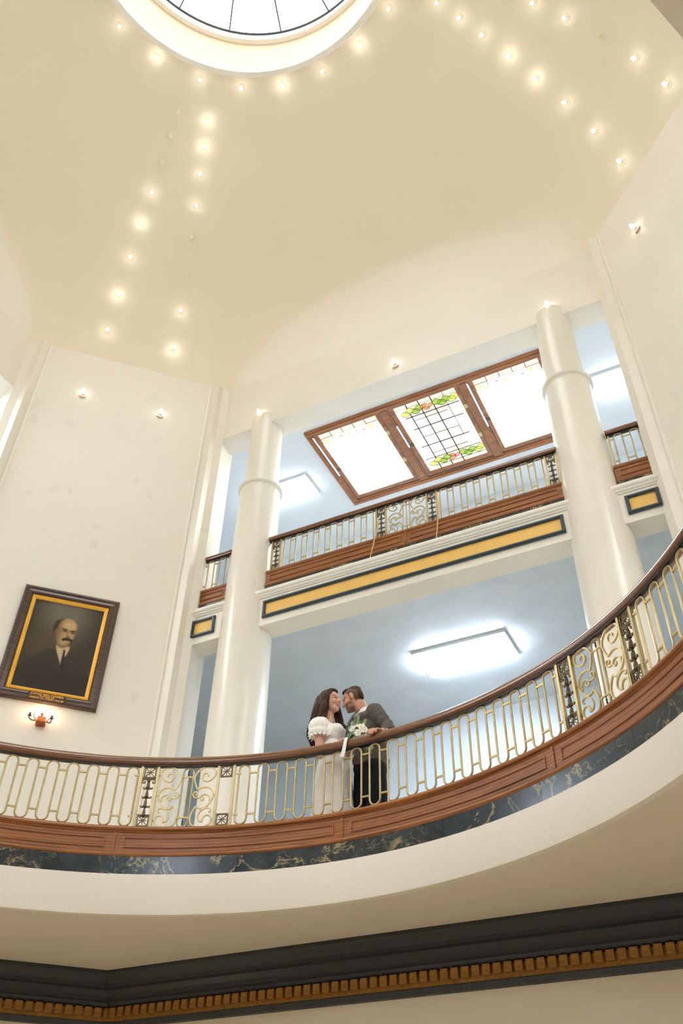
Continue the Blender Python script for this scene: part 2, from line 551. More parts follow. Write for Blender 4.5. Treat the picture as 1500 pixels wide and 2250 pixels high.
for i in range(ND):
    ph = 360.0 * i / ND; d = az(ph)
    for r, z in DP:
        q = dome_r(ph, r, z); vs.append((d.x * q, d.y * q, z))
        t_ = max(0.0, min(1.0, (r - q + .02) / .22)); lun_light.append(t_ * t_ * (3 - 2 * t_) if r > 3.6 else 0.0)
for i in range(ND):
    j = (i + 1) % ND
    for q in range(m - 1):
        fs.append((i * m + q, i * m + q + 1, j * m + q + 1, j * m + q))
mb = MB().add(vs, fs)
# light on the four lunettes is painted in, paler cream fading into dome tan
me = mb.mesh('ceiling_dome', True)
la = me.attributes.new('lunette_light', 'FLOAT', 'POINT'); la.data.foreach_set('value', lun_light)
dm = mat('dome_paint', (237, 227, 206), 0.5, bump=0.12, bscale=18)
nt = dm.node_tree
at_ = nt.nodes.new('ShaderNodeAttribute'); at_.attribute_name = 'lunette_light'
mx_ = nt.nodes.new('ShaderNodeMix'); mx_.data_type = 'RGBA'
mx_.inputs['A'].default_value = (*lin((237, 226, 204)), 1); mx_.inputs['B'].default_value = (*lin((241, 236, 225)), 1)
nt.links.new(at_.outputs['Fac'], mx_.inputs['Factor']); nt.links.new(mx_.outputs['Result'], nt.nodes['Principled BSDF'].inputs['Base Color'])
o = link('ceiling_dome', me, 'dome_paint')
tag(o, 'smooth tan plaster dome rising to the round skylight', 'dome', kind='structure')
tag(ring_slab(5.215, 5.785, 12.762, 12.7825).build('trim_40', 'cream'), 'narrow plaster ledge at the foot of the dome', 'ledge', kind='structure')
# drum of the oculus
drum = [(2.40, 16.30), (2.36, 16.2), (2.34, 16.135), (2.255, 16.13), (2.27, 16.17), (2.345, 16.42), (2.36, 16.50), (2.335, 16.9), (2.30, 17.34), (2.225, 17.35), (2.225, 17.42), (2.262, 17.44), (2.262, 17.49), (2.238, 17.5), (2.238, 17.55), (2.25, 17.56), (2.25, 17.72)]
dr_ = tag(MB().lathe(drum[:6], 128).build('trim_41', 'white_trim', smooth=35), 'white lip and tan drum around the round skylight', 'moulding', kind='structure')
MB().lathe(drum[5:9], 128).build('drum_wall', 'drum_tan', dr_, smooth=35)
MB().lathe(drum[8:], 128).build('inner_moulding', 'white_trim', dr_, smooth=35)
# round skylight
oc = thing('window_1', (0, 0, 17.6), 'round stained glass skylight glowing white at the top of the dome', 'skylight', kind='structure')
mat('oculus_glass', (252, 252, 250), 0.3, emit=E_OCULUS, emit_rgb=(250, 251, 255))
def oz(r): return 17.60 + .25 * (1 - (r / 2.25) ** 2)
SEC = 22.5
rr = [0.0, .75, 1.5, 2.25]
for k in range(16):
    a0 = -38.4 + SEC * k
    p = MB(); vs = []; n = 5
    for q in range(n + 1):
        d = az(a0 + SEC * q / n)
        for r in (0.02, .75, 1.5, 2.24): vs.append((d.x * r, d.y * r, oz(r)))
    fs = [(q * 4 + e, (q + 1) * 4 + e, (q + 1) * 4 + e + 1, q * 4 + e + 1) for q in range(n) for e in range(3)]
    p.add(vs, fs).build('pane', 'oculus_glass', oc)
    d = az(a0)
    MB().tube([(d.x * r, d.y * r, oz(r) - .012) for r in (.05, .75, 1.5, 2.24)], .022, n=4).build('lead_rib', 'lead', oc)
MB().sweep_arc([(2.215, 17.59), (2.25, 17.59), (2.25, 17.62), (2.215, 17.62)], 0, 2 * PI, 96).build('lead_ring', 'lead', oc)
tag(MB().box(-7, 7, -7, 7, 18.2, 18.3).build('ceiling_roof', 'dome_plaster'), 'roof deck closing the space above the dome', 'roof', kind='structure')

# columns
CX, CY = 2.265, 5.37
colprof = [(.372, 0), (.372, .12), (.352, .16), (.346, .3), (.343, 2.1), (.335, 3.5), (.318, 4.6), (.297, 5.45), (.288, 6.14), (.288, 6.2)]
for s_, lb in ((-1, 'left'), (1, 'right')):
    c = thing('column', (s_ * CX, CY, Z_F2), 'tall cream round column with a ring moulding, %s of the gallery opening' % lb, 'column', 'gallery columns')
    MB().lathe(colprof, 48, (s_ * CX, CY, Z_F2)).build('shaft', 'column_paint', c, smooth=30)
    MB().lathe([(.28, 6.14), (.318, 6.155), (.326, 6.175), (.318, 6.195), (.30, 6.2), (.298, 6.222), (.262, 6.235), (.25, 6.26)], 48, (s_ * CX, CY, Z_F2)).build('collar', 'column_paint', c, smooth=30)
    MB().lathe([(.25, 6.24), (.249, 6.4), (.243, 7.48), (.243, 7.64), (.235, 7.66), (0.0, 7.662)], 48, (s_ * CX, CY, Z_F2)).build('upper_shaft', 'column_paint', c, smooth=30)

# balcony beams with cornice and coloured panels
def balcony(deg, names, xs):
    for (x0, x1, lab, px0, px1) in xs:
        t = MB().box(x0, x1, A, 5.503, 7.857, 8.30)
        o = rotmb(t, deg).build(names(), 'cream')
        tag(o, lab, 'beam', kind='structure')
        pr = [(-.25, 8.27), (.012, 8.27), (.016, 8.285), (.03, 8.295), (.036, 8.315), (.052, 8.33), (.058, 8.35), (.058, 8.372), (-.25, 8.372)]
        rotmb(MB().sweep_line(pr, (x1 + (0.0 if x1 > 3 else .04), A), (x0 - (0.0 if x0 < -3 else .04), A)), deg).build('cornice', 'white_trim', o)
        if px0 is None: continue
        z0, z1 = 7.957, 8.212; w = .04
        fr = MB()
        pf = [(0, 0), (.028, 0), (.028, .012), (.018, .03), (.012, w), (0, w)]
        # frame: four bars with a stepped profile
        for (a, b_, c_, d_) in ((px0, px1, z0, z0 + w), (px0, px1, z1 - w, z1)):
            fr.box(a, b_, A - .026, A + .01, c_, d_); fr.box(a + .012, b_ - .012, A - .036, A, c_ + .011, d_ - .011)
        for (a, b_) in ((px0, px0 + w), (px1 - w, px1)):
            fr.box(a, b_, A - .0255, A + .01, z0 + .002, z1 - .002); fr.box(a + .011, b_ - .011, A - .0355, A, z0 + .012, z1 - .012)
        rotmb(fr, deg).build('panel_frame', 'slate', o)
        rotmb(MB().box(px0 + w - .005, px1 - w + .005, A - .008, A + .01, z0 + w - .005, z1 - w + .005), deg).build('panel_field', 'yellow_panel', o)
def tname():
    global TN
    TN += 1; return 'trim_%d' % (TN + 50)
balcony(0, tname, [(-2.3, 2.3, 'cream balcony beam with a long yellow panel between the columns', -1.925, 1.93),
                   (-3.05, -2.3, 'short cream balcony beam with a small yellow panel left of the left column', -2.99, -2.64),
                   (2.3, 3.05, 'short cream balcony beam with a small yellow panel right of the right column', 2.61, 2.97)])
for i in (1, 2, 3):
    balcony(ROTS[i], tname, [(-3.05, 3.05, 'cream balcony beam, %s side' % SIDES[i], None, None)])

# ceiling lights: flat box fittings
mat('diffuser', (245, 248, 252), 0.3, emit=E_TUBE, emit_rgb=(226, 239, 255))
mat('diffuser_upper', (245, 248, 252), 0.3, emit=E_TUBE_UP, emit_rgb=(226, 239, 255))
mat('fitting_white', (225, 230, 232), 0.4)
def light_box(x0, x1, y0, y1, z, deg, label, group=None):
    c = rot(((x0 + x1) / 2, (y0 + y1) / 2, z), deg)
    t = thing('ceiling_light', c, label, 'light', group)
    rotmb(MB().box(x0 - .012, x1 + .012, y0 - .012, y1 + .012, z - .045, z), deg).build('fitting_frame', 'fitting_white', t)
    rotmb(MB().add([(x0, y0, z - .045), (x1, y0, z - .045), (x1, y1, z - .045), (x0, y1, z - .045), (x0 + .02, y0 + .02, z - .095), (x1 - .02, y0 + .02, z - .095), (x1 - .02, y1 - .02, z - .095), (x0 + .02, y1 - .02, z - .095)],
                   [(0, 3, 2, 1), (4, 5, 6, 7), (0, 1, 5, 4), (1, 2, 6, 5), (2, 3, 7, 6), (3, 0, 4, 7)]), deg).build('diffuser', 'diffuser' if z < 10 else 'diffuser_upper', t)
light_box(-.63, .63, 6.96, 7.55, 8.14, 0, 'long rectangular light on the second floor ceiling right above the couple')
light_box(-3.7, -2.48, 6.97, 7.45, Z_C3, 0, 'rectangular light on the upper ceiling just right of the left column')
light_box(2.42, 3.7, 6.97, 7.45, Z_C3, 0, 'glaring rectangular light on the upper ceiling right of the right column')
for i in (1, 2, 3):
    light_box(-.63, .63, 6.96, 7.55, 8.14, ROTS[i], 'long rectangular ceiling light of the %s second floor gallery' % SIDES[i])
    light_box(-3.7, -2.48, 6.97, 7.45, Z_C3, ROTS[i], 'rectangular ceiling light of the %s upper gallery, left' % SIDES[i])
    light_box(2.48, 3.7, 6.97, 7.45, Z_C3, ROTS[i], 'rectangular ceiling light of the %s upper gallery, right' % SIDES[i])

# added globe pendants, out of view, to brighten the ground floor hall and soffit
mat('globe', (255, 246, 230), 0.3, emit=E_HALL_FILL, emit_rgb=(255, 238, 212))
for k, ph in enumerate((84, 156, 204, 276)):
    d = az(ph) * 4.25
    t = thing('added_pendant', (d.x, d.y, Z_SOF), 'added unseen white globe pendant under the ground floor soffit, %s' % ['right of the viewer', 'behind the viewer on the right', 'behind the viewer on the left', 'beyond the left edge'][k], 'lamp', 'added globe pendants')
    MB().lathe([(0, 0), (.07, 0), (.07, -.02), (.012, -.035), (.01, -.75), (.05, -.76), (.05, -.8), (0, -.8)], 16, (d.x, d.y, Z_SOF)).build('stem', 'brass', t, smooth=40)
    MB().ball((d.x, d.y, Z_SOF - .93), .16, 20, 12).build('globe', 'globe', t, smooth=True)

# ================================================================== SKYLIGHT IN THE UPPER CEILING
EX = 2.0 ** scene.view_settings.exposure
def glow(name, rgb, k):
    return mat(name, rgb, 0.25, emit=k / EX, emit_rgb=rgb)
glow('glass_green', (150, 176, 74), 0.8)
glow('glass_lime', (196, 206, 110), 0.9)
glow('glass_orange', (226, 140, 100), 0.85)
glow('glass_pink', (222, 140, 150), .85)
glow('glass_peach', (248, 220, 186), 0.95)
glow('glass_beige', (240, 222, 198), 0.95)
glow('glass_pale', (255, 253, 248), 1.25)
glow('slit_blue', (206, 216, 240), 0.85)
mat('paper', (214, 196, 150), 0.6)
SKY_Z = Z_C3
def skylight(deg, name, label, detail):
    t = thing(name, rot((0, 7.07, SKY_Z), deg), label, 'skylight', kind='structure')
    def put(mb, nm, m, par=None, smooth=False):
        return rotmb(mb, deg).build(nm, m, par or t, smooth)
    x0, x1, y0, y1 = -2.05, 2.05, 6.115, 8.035
    w = .105; zt = SKY_Z + .01; zb = SKY_Z - .045
    # outer frame: stepped timbers, one part per side
    for nm, a in (('front', (x0, x1, y0, y0 + w)), ('rear', (x0, x1, y1 - w, y1)), ('left', (x0, x0 + w, y0 + w, y1 - w)), ('right', (x1 - w, x1, y0 + w, y1 - w))):
        m_ = MB().box(a[0], a[1], a[2], a[3], zb, zt)
        e = .03
        m_.box(a[0] + e, a[1] - e, a[2] + e, a[3] - e, zb - .015, zb)
        put(m_, 'frame_timber', 'skylight_wood')
    for mx in (-.675, .66):
        put(MB().box(mx - .075, mx + .075, y0 + w, y1 - w, zb + .004, zt).box(mx - .05, mx + .05, y0 + w, y1 - w, zb - .012, zb + .004), 'mullion', 'skylight_wood')
    for k, (px0, px1) in enumerate(((-1.865, -.83), (-.52, .512), (.808, 1.842))):
        py0, py1 = 6.25, 7.83
        s_ = MB(); sw = .06; sz0, sz1 = SKY_Z - .03, SKY_Z + .012
        s_.box(px0 - sw, px1 + sw, py0 - sw + .03, py0, sz0, sz1); s_.box(px0 - sw, px1 + sw, py1, py1 + sw, sz0, sz1)
        s_.box(px0 - sw, px0, py0, py1, sz0, sz1); s_.box(px1, px1 + sw, py0, py1, sz0, sz1)
        sash = put(s_, 'casement', 'skylight_wood')
        zg = SKY_Z - .012
        W, H = px1 - px0, py1 - py0
        def q(u, v): return (px0 + W * u, py0 + H * v)
        def pane(u0, u1, v0, v1, m):
            a = q(u0, v0); b = q(u1, v1)
            put(MB().box(a[0] + .002, b[0] - .002, a[1] + .002, b[1] - .002, zg, zg + .006), 'pane', m, sash)
        def came(pts, w=.008):
            put(MB().tube([(*q(u, v), zg - .002) for u, v in pts], w, .006, up=(0, 0, 1)), 'came', 'lead', sash)
        if not detail:
            pane(0, 1, 0, 1, 'glass_white'); continue
        us = [0, .2, .4, .6, .8, 1]
        if k == 1:
            rows = [0, .055, .19, .25, .365, .5, .63, .755, .82, .945, 1]
            for r in range(len(rows) - 1):
                for c in range(5):
                    if r in (0, 9): m_ = 'glass_peach'
                    elif r in (1, 8): m_ = 'glass_peach' if c in (1, 2, 3) else 'glass_pale'
                    elif r in (2, 7): m_ = 'glass_peach' if c in (2, 3) else 'glass_pale'
                    else: m_ = 'glass_beige' if c == 2 or (c == 3 and r in (3, 5, 6)) else 'glass_pale'
                    pane(us[c], us[c + 1], rows[r], rows[r + 1], m_)
            for u in (.2, .6): came([(u, 0), (u, 1)], .017)
            came([(.4, 0), (.4, 1)], .017); came([(.8, 0), (.8, .64)], .009)
            for v, a, b, w_ in ((.055, 0, 1, .004), (.19, .1, .98, .017), (.25, .2, .75, .010), (.365, .12, .95, .016), (.5, .2, .8, .010), (.63, .08, .9, .016), (.755, .2, .8, .010), (.82, .03, .97, .013), (.945, .15, 1, .009)):
                came([(a, v), (b, v)], w_)
            # leaf garlands and blossoms in the two borders
            def leaf(u, v, du, dv, m_, rot_=0.0):
                cx, cy = q(u, v); n = 10; ps = []
                for i in range(n):
                    a = 2 * PI * i / n
                    x = math.cos(a) * du * W * (1 - .25 * abs(math.sin(a))); y = math.sin(a) * dv * H
                    ps.append((cx + x * math.cos(rot_) - y * math.sin(rot_), cy + x * math.sin(rot_) + y * math.cos(rot_)))
                put(MB().prism(ps, zg - .006, zg - .001), 'leaf_glass', m_, sash)
                put(MB().tube([(x, y, zg - .010) for x, y in ps], .006, .004, up=(0, 0, 1), closed=True), 'came', 'lead', sash)
            for v, s2 in ((.115, 1), (.885, -1)):
                for i, (u, m_) in enumerate(((.13, 'glass_lime'), (.22, 'glass_lime'), (.3, 'glass_green'), (.37, 'glass_green'))):
                    leaf(u, v + .016 * (-1) ** i, .074, .036, m_, .12 * (-1) ** i)
                for i, (u, m_) in enumerate(((.66, 'glass_green'), (.73, 'glass_green'), (.81, 'glass_green'), (.89, 'glass_lime'), (.95, 'glass_lime'))):
                    leaf(u, v - .014 * (-1) ** i, .076, .038, m_, -.12 * (-1) ** i)
                leaf(.45, v - .02 * s2, .07, .022, 'glass_orange', -.35)
                leaf(.47, v + .022 * s2, .06, .018, 'glass_orange', .3)
                leaf(.55, v - .004, .06, .02, 'glass_pink' if s2 < 0 else 'glass_orange', -.6)
        else:
            rows = [0, .07, .15, .23, .37, .54, .70, .85, 1]
            for r in range(len(rows) - 1):
                for c in range(5):
                    m_ = 'glass_white'
                    if r == 0: m_ = 'glass_peach'
                    elif r == 1 and c in (0, 1, 4): m_ = 'glass_peach' if c != 1 else 'glass_white'
                    pane(us[c], us[c + 1], rows[r], rows[r + 1], m_)
            came([(0, .07), (1, .07)], .007); came([(.02, .15), (.9, .15)], .007); came([(.05, .23), (1, .23)], .012)
            for u, v1 in ((.2, .12), (.4, .07), (.6, .23), (.8, .1)): came([(u, 0), (u, v1)], .010)
            for v, a, b in ((.37, .03, .42), (.54, .0, .38), (.70, .03, .36), (.70, .6, 1.0), (.85, .02, .3)): came([(a, v), (b, v)], .009)
            for i in range(7):
                u = .07 + .13 * i; cx, cy = q(u, .11 + .02 * (i % 2))
                ps = [(cx + .035 * math.cos(a) , cy + .02 * math.sin(a)) for a in [2 * PI * j / 7 for j in range(7)]]
                put(MB().prism(ps, zg - .005, zg - .001), 'leaf_glass', ('glass_lime', 'glass_peach', 'glass_pink')[i % 3], sash)
        # slit of daylight beside the casement, and tags on the mullion
        gx = px0 - .082
        g0, g1 = (.0, .62) if k != 1 else (.22, .55)
        put(MB().box(gx - .012, gx + .012, py0 + H * g0, py0 + H * g1, zb - .014, zb - .002), 'light_gap', 'slit_blue', sash)
        put(MB().box(px0 - .06, px0 + .006, py0 + H * .52, py0 + H * .56, sz0 - .006, sz0), 'hinge', 'bronze', sash)
        if k < 2:
            for v in (.25, .68):
                put(MB().box(px1 + .01, px1 + .065, py0 + H * v, py0 + H * v + .085, sz0 - .004, sz0), 'paper_tag', 'paper', sash)
    return t
skylight(0, 'window_2', 'three part stained glass skylight in a brown wooden frame', True)
skylight(90, 'window_3', 'wooden framed skylight of the right upper gallery', False)
skylight(180, 'window_4', 'wooden framed skylight of the back upper gallery', False)
skylight(270, 'window_5', 'wooden framed skylight of the left upper gallery', False)

# ================================================================== BALUSTRADES
BAR_W, BAR_D = .0135, .022
def stadium(hw, z0, z1, n=7):
    c0, c1 = z0 + hw, z1 - hw
    return [(-hw * math.cos(PI * i / n), 0, c1 + hw * math.sin(PI * i / n)) for i in range(n + 1)] + [(hw * math.cos(PI * i / n), 0, c0 - hw * math.sin(PI * i / n)) for i in range(n + 1)]
def sharemesh(mb, name, m, smooth=False):
    me = mb.mesh(name, smooth); me.materials.append(MATS[m]); return me
ME = {}
mb = MB().tube(stadium(.0485, .012, .545), .0175, n=8, up=(0, 1, 0), closed=True)
mb.ball((0, 0, .004), .009, 8, 5)
mb.box(-.006, .006, -.006, .006, .545, .562)
ME['loop'] = sharemesh(mb, 'loop', 'brass', 60)
ME['cross'] = sharemesh(MB().box(-.0375, .0375, -.008, .008, -.0065, .0065), 'cross_bar', 'brass')
ME['post_bar'] = sharemesh(MB().box(-.011, .011, -.014, .014, 0, .56), 'post_bar', 'brass')
# star square
mb = MB(); h = .052
for a in ((-h, h, h - .009, h), (-h, h, -h, -h + .009)): mb.box(a[0], a[1], -.009, .009, a[2], a[3])
for a in ((-h, -h + .009), (h - .009, h)): mb.box(a[0], a[1], -.009, .009, -h + .009, h - .009)
for k in range(8):
    a = PI / 4 * k
    L = .066 if k % 2 else .034
    mb.tube([(0, -.002, 0), (math.cos(a) * L, 0, math.sin(a) * L)], .0065 if k % 2 else .005, .01, up=(0, 1, 0))
mb.ball((0, -.004, 0), (.008, .007, .008), 8, 5)
ME['star'] = sharemesh(mb, 'star_panel', 'bronze')
# drop of bell flowers under a little scrolled cap
mb = MB()
for k in range(4):
    z = .30 - .083 * k - .02
    mb.lathe([(.004, .084), (.010, .066), (.014, .045), (.014, .03), (.022, .01), (.017, .0)], 8, (0, 0, z))
    mb.tube([(-.04, 0, z + .014), (-.034, 0, z + .002), (-.018, 0, z + .004), (0, -.004, z + .012), (.018, 0, z + .004), (.034, 0, z + .002), (.04, 0, z + .014)], .012, .014, up=(0, 1, 0))
    mb.ball((0, -.012, z + .028), (.012, .008, .02), 6, 5)
for s_ in (-1, 1):
    mb.tube([(s_ * .012, 0, .365), (s_ * .035, 0, .372), (s_ * .055, 0, .36), (s_ * .055, 0, .338), (s_ * .036, 0, .334), (s_ * .034, 0, .35)], .011, .014, up=(0, 1, 0))
mb.box(-.058, .058, -.007, .007, .374, .386); mb.ball((0, -.006, .35), (.015, .01, .022), 8, 5)
ME['drop'] = sharemesh(mb, 'leaf_drop', 'bronze')
SCR = dict(
 a=[(.166, .836), (.171, .87), (.207, .892), (.251, .867), (.262, .808), (.226, .762), (.165, .751), (.092, .794), (.048, .87), (.065, .948), (.15, .993), (.259, .976), (.35, .902), (.388, .811), (.366, .713), (.317, .613)],
 b=[(.317, .613), (.243, .646), (.159, .649), (.088, .608), (.051, .531), (.072, .434), (.133, .35), (.208, .303), (.276, .31), (.306, .343)],
 b2=[(.106, .42), (.107, .483), (.149, .522), (.204, .529), (.249, .501), (.26, .462), (.234, .434), (.201, .45), (.208, .481)],
 b3=[(.259, .483), (.316, .473), (.365, .487), (.38, .537), (.351, .571), (.318, .559), (.32, .524), (.344, .52)],
 c=[(.306, .343), (.368, .238), (.388, .14), (.353, .045), (.264, .004), (.155, .006), (.069, .056), (.045, .126), (.075, .182), (.135, .193), (.177, .154), (.196, .095)],
 c2=[(.177, .09), (.236, .101), (.269, .161), (.245, .238), (.182, .294), (.111, .308), (.07, .28), (.08, .245), (.1, .252)])
SW, SH = .537, .55
for s_, nm in ((1, 'scroll_l'), (-1, 'scroll_r')):
    mb = MB()
    for k, pts in SCR.items():
        P = catmull([(s_ * (u - .5) * SW, 0, v * SH + .003) for u, v in pts], 3)
        mb.tube(P, .0115 if k in 'abc' else .0095, .016, up=(0, 1, 0))
    for u, v in ((.02, .86), (.03, .53), (.405, .80), (.395, .53), (.41, .15), (.02, .12)):
        mb.ball((s_ * (u - .5) * SW, 0, v * SH), .008, 6, 4)
    ME[nm] = sharemesh(mb, 'scroll', 'brass', 40)
mb = MB().tube(stadium(.0435, .004, .54), .0165, n=8, up=(0, 1, 0), closed=True)
mb.box(-.0055, .0055, -.006, .006, .09, .455); mb.box(-.055, .055, -.007, .007, .45, .46); mb.box(-.055, .055, -.007, .007, .084, .094)
ME['lyre'] = sharemesh(mb, 'centre_loop', 'brass', 40)
mb = MB()
for z in (.025, .045): mb.ball((0, 0, z), .008, 6, 4)
mb.box(-.003, .003, -.003, .003, .0, .04)
ME['finial'] = sharemesh(mb, 'finial', 'dark_metal')
mb = MB()
for z in (-.03, -.05): mb.ball((0, 0, z), .008, 6, 4)
mb.box(-.003, .003, -.003, .003, -.045, .0)
ME['finial_b'] = sharemesh(mb, 'finial', 'dark_metal')

def inst(me, name, parent, P, rz, z, sz=1.0, dx=0.0):
    o = bpy.data.objects.new(name, ME[me]); COL.objects.link(o)
    o.location = (P[0] + math.cos(rz) * dx, P[1] + math.sin(rz) * dx, z)
    o.rotation_euler = (0, 0, rz); o.scale = (1, 1, sz)
    setpar(o, parent)
    return o
# ---- round balustrade of the second floor well
ZB = 4.592; RB = 3.775
bal = thing('round_balustrade', (0, 3.71, Z_F2 + .0), 'curved brass balustrade with wooden handrail and panelled oak base around the well', 'balustrade')
def on_ring(phi): d = az(phi); return (d.x * RB, d.y * RB), -math.radians(phi)
LOOP = 2.628
def ring_loops(first, n):
    for k in range(n):
        P, rz = on_ring(first + LOOP * k); inst('loop', 'loop', bal, P, rz, ZB)
        if k < n - 1:
            P, rz = on_ring(first + LOOP * (k + .5))
            for z in (.098, .468): inst('cross', 'cross_bar', bal, P, rz, ZB + z)
def ring_panel(c, drops=(True, True)):
    """scroll panel centred at azimuth c with a post at each side"""
    P, rz = on_ring(c)
    for nm in ('scroll_l', 'scroll_r'): inst(nm, 'scroll', bal, P, rz, ZB)
    inst('lyre', 'centre_loop', bal, P, rz, ZB); inst('finial', 'finial', bal, P, rz, ZB + .46); inst('finial_b', 'finial', bal, P, rz, ZB + .086)
    for s_, dr in ((-1, drops[0]), (1, drops[1])):
        pc = c + s_ * 5.2
        for e in (-1, 1):
            P, rz = on_ring(pc + e * 1.08); inst('post_bar', 'post_bar', bal, P, rz, ZB)
        P, rz = on_ring(pc)
        for z in (.062, .497): inst('star', 'star_panel', bal, P, rz, ZB + z)
        if dr: inst('drop', 'leaf_drop', bal, P, rz, ZB + .065)
        # short ties to the neighbouring loop
        P, rz = on_ring(pc + s_ * 1.70)
        for z in (.098, .468):
            o = inst('cross', 'cross_bar', bal, P, rz, ZB + z); o.scale = (.55, 1, 1)
ring_panel(-22.31, (True, False)); ring_panel(37.92, (True, True))
ring_loops(-14.64, 18)
ring_loops(-29.8 - LOOP * 17, 18)
ring_loops(45.85, 18)
ring_panel(-82.4); ring_panel(98.1)
rail = [(3.672, 5.128), (3.662, 5.145), (3.664, 5.17), (3.676, 5.196), (3.7, 5.214), (3.728, 5.216), (3.752, 5.204), (3.764, 5.18), (3.764, 5.148), (3.752, 5.128), (3.735, 5.122), (3.69, 5.122)]
NR = 240
MB().sweep_arc([(r + .083, z + .028) for r, z in rail], 0, 2 * PI, NR).build('handrail', 'rail_wood', bal, smooth=40)
MB().sweep_arc([(3.758, 5.14), (3.792, 5.14), (3.792, 5.154), (3.758, 5.154)], 0, 2 * PI, NR).build('rail_strip', 'dark_metal', bal)
# oak base, one panel per 30 degrees
DR, DZ = .058, .023
base = [(3.692, 4.315), (3.684, 4.322), (3.680, 4.335), (3.686, 4.350), (3.697, 4.358), (3.697, 4.512), (3.688, 4.52), (3.690, 4.528), (3.676, 4.534), (3.672, 4.546), (3.676, 4.556), (3.684, 4.562), (3.755, 4.562), (3.755, 4.315)]
base = [(r + DR, z + DZ) for r, z in base]
base = [(r, ZB if abs(z - 4.585) < .001 else z) for r, z in base]
for k in range(12):
    a0 = math.radians(-30.6 + 30 * k); a1 = math.radians(-30.6 + 30 * (k + 1))
    pn = MB().sweep_arc(base, a0, a1, 20).build('oak_panel', 'oak', bal, smooth=30)
    e = math.radians(.55); f = math.radians(.30)
    z0, z1 = 4.412, 4.502
    md = MB()
    for (za, zb_) in ((z0, z0 + .012), (z1 - .012, z1)):
        md.sweep_arc([(3.689 + DR, za + .002), (3.689 + DR, zb_ - .002), (3.699 + DR, zb_), (3.699 + DR, za)], a0 + 2 * f + e, a1 - 2 * f - e, 20)
    for aa in (a0 + 2 * f + e, a1 - 2 * f - e - .0033):
        md.sweep_arc([(3.6895 + DR, z0), (3.6895 + DR, z1), (3.699 + DR, z1), (3.699 + DR, z0)], aa, aa + .0033, 1)
    md.build('panel_moulding', 'oak', pn)
    MB().sweep_arc([(3.687 + DR, 4.375), (3.687 + DR, 4.54), (3.7 + DR, 4.54), (3.7 + DR, 4.375)], a0 - .0028, a0 + .0028, 1).build('stile', 'oak', pn)
# marble plinth
bm_ = thing('baseboard_well', (0, 3.7, Z_F2), 'dark green black marble plinth with gold veins under the curved oak base', 'plinth', kind='structure')
for k in range(26):
    st = 360 / 26.0
    MB().sweep_arc([(3.748, 4.192), (3.748, 4.339), (3.82, 4.339), (3.82, 4.192)], math.radians(-28.3 + st * k + .02), math.radians(-28.3 + st * (k + 1) - .02), 10).build('marble_slab', 'marble', bm_, smooth=30)

# ---- straight balustrades of the upper gallery
Z3 = 8.733
def straight(x0, x1, label, panel_c, posts, loops):
    Y = 5.27
    t = thing('gallery_balustrade', ((x0 + x1) / 2, Y, Z_F3 - .045), label, 'balustrade', 'upper gallery balustrades')
    MB().sweep_line([(-.045, 9.255), (-.05, 9.28), (-.04, 9.31), (-.02, 9.328), (.02, 9.328), (.04, 9.31), (.05, 9.28), (.045, 9.255)], (x0, Y), (x1, Y)).build('handrail', 'rail_wood', t, smooth=40)
    MB().box(x0, x1, Y - .02, Y + .02, 9.243, 9.258).build('rail_strip', 'dark_metal', t)
    n = 2 if x1 - x0 > 2 else 1
    for k in range(n):
        a = x0 + (x1 - x0) / n * k; b = x0 + (x1 - x0) / n * (k + 1)
        pr = [(.03, 8.485), (.045, 8.495), (.045, 8.51), (.03, 8.525), (.03, 8.69), (.045, 8.70), (.05, 8.72), (.042, 8.735), (-.03, 8.735), (-.03, 8.485)]
        pn = MB().sweep_line(pr, (b, Y), (a, Y)).build('oak_panel', 'oak', t)
        md = MB(); e = .06; z0, z1 = 8.565, 8.655; yf = Y - .04
        md.box(a + e, b - e, yf, Y - .028, z0, z0 + .012); md.box(a + e, b - e, yf, Y - .028, z1 - .012, z1)
        md.box(a + e, a + e + .012, yf, Y - .028, z0 + .012, z1 - .012); md.box(b - e - .012, b - e, yf, Y - .028, z0 + .012, z1 - .012)
        md.build('panel_moulding', 'oak', pn)
        if k: MB().box(a - .012, a + .012, Y - .042, Y - .028, 8.53, 8.69).build('stile', 'oak', pn)
    MB().box(x0, x1, Y - .035, Y + .035, 8.372, 8.486).build('marble_plinth', 'marble', t)
    sz = .945
    if panel_c is not None:
        P = (panel_c, Y)
        for nm in ('scroll_l', 'scroll_r'): inst(nm, 'scroll', t, P, 0, Z3, sz).scale = (1.0, 1, sz)
        inst('lyre', 'centre_loop', t, P, 0, Z3, sz); inst('finial', 'finial', t, P, 0, Z3 + .46 * sz); inst('finial_b', 'finial', t, P, 0, Z3 + .086 * sz)
    for c in posts:
        for e in (-.0655, .0655): inst('post_bar', 'post_bar', t, (c + e, Y), 0, Z3, .92)
        for z in (.06, .462): inst('star', 'star_panel', t, (c, Y), 0, Z3 + z)
        inst('drop', 'leaf_drop', t, (c, Y), 0, Z3 + .06, .93)
    for run in loops:
        for i, x in enumerate(run):
            inst('loop', 'loop', t, (x, Y), 0, Z3, sz)
            if i < len(run) - 1:
                for z in (.092, .44): inst('cross', 'cross_bar', t, ((x + run[i + 1]) / 2, Y), 0, Z3 + z).scale = ((run[i + 1] - x - .097) / .075, 1, 1)
    return t
def lin_(a, b, n): return [a + (b - a) * i / (n - 1) for i in range(n)]
straight(-1.955, 1.985, 'long brass balustrade with scroll panel and oak base between the columns on the upper floor', .03, (-1.845, -.315, .375, 1.9), [lin_(-1.68, -.475, 8), lin_(.535, 1.745, 8)])
o1 = straight(-3.035, -2.55, 'short brass balustrade left of the left column on the upper floor', None, (), [[-2.88, -2.695]])
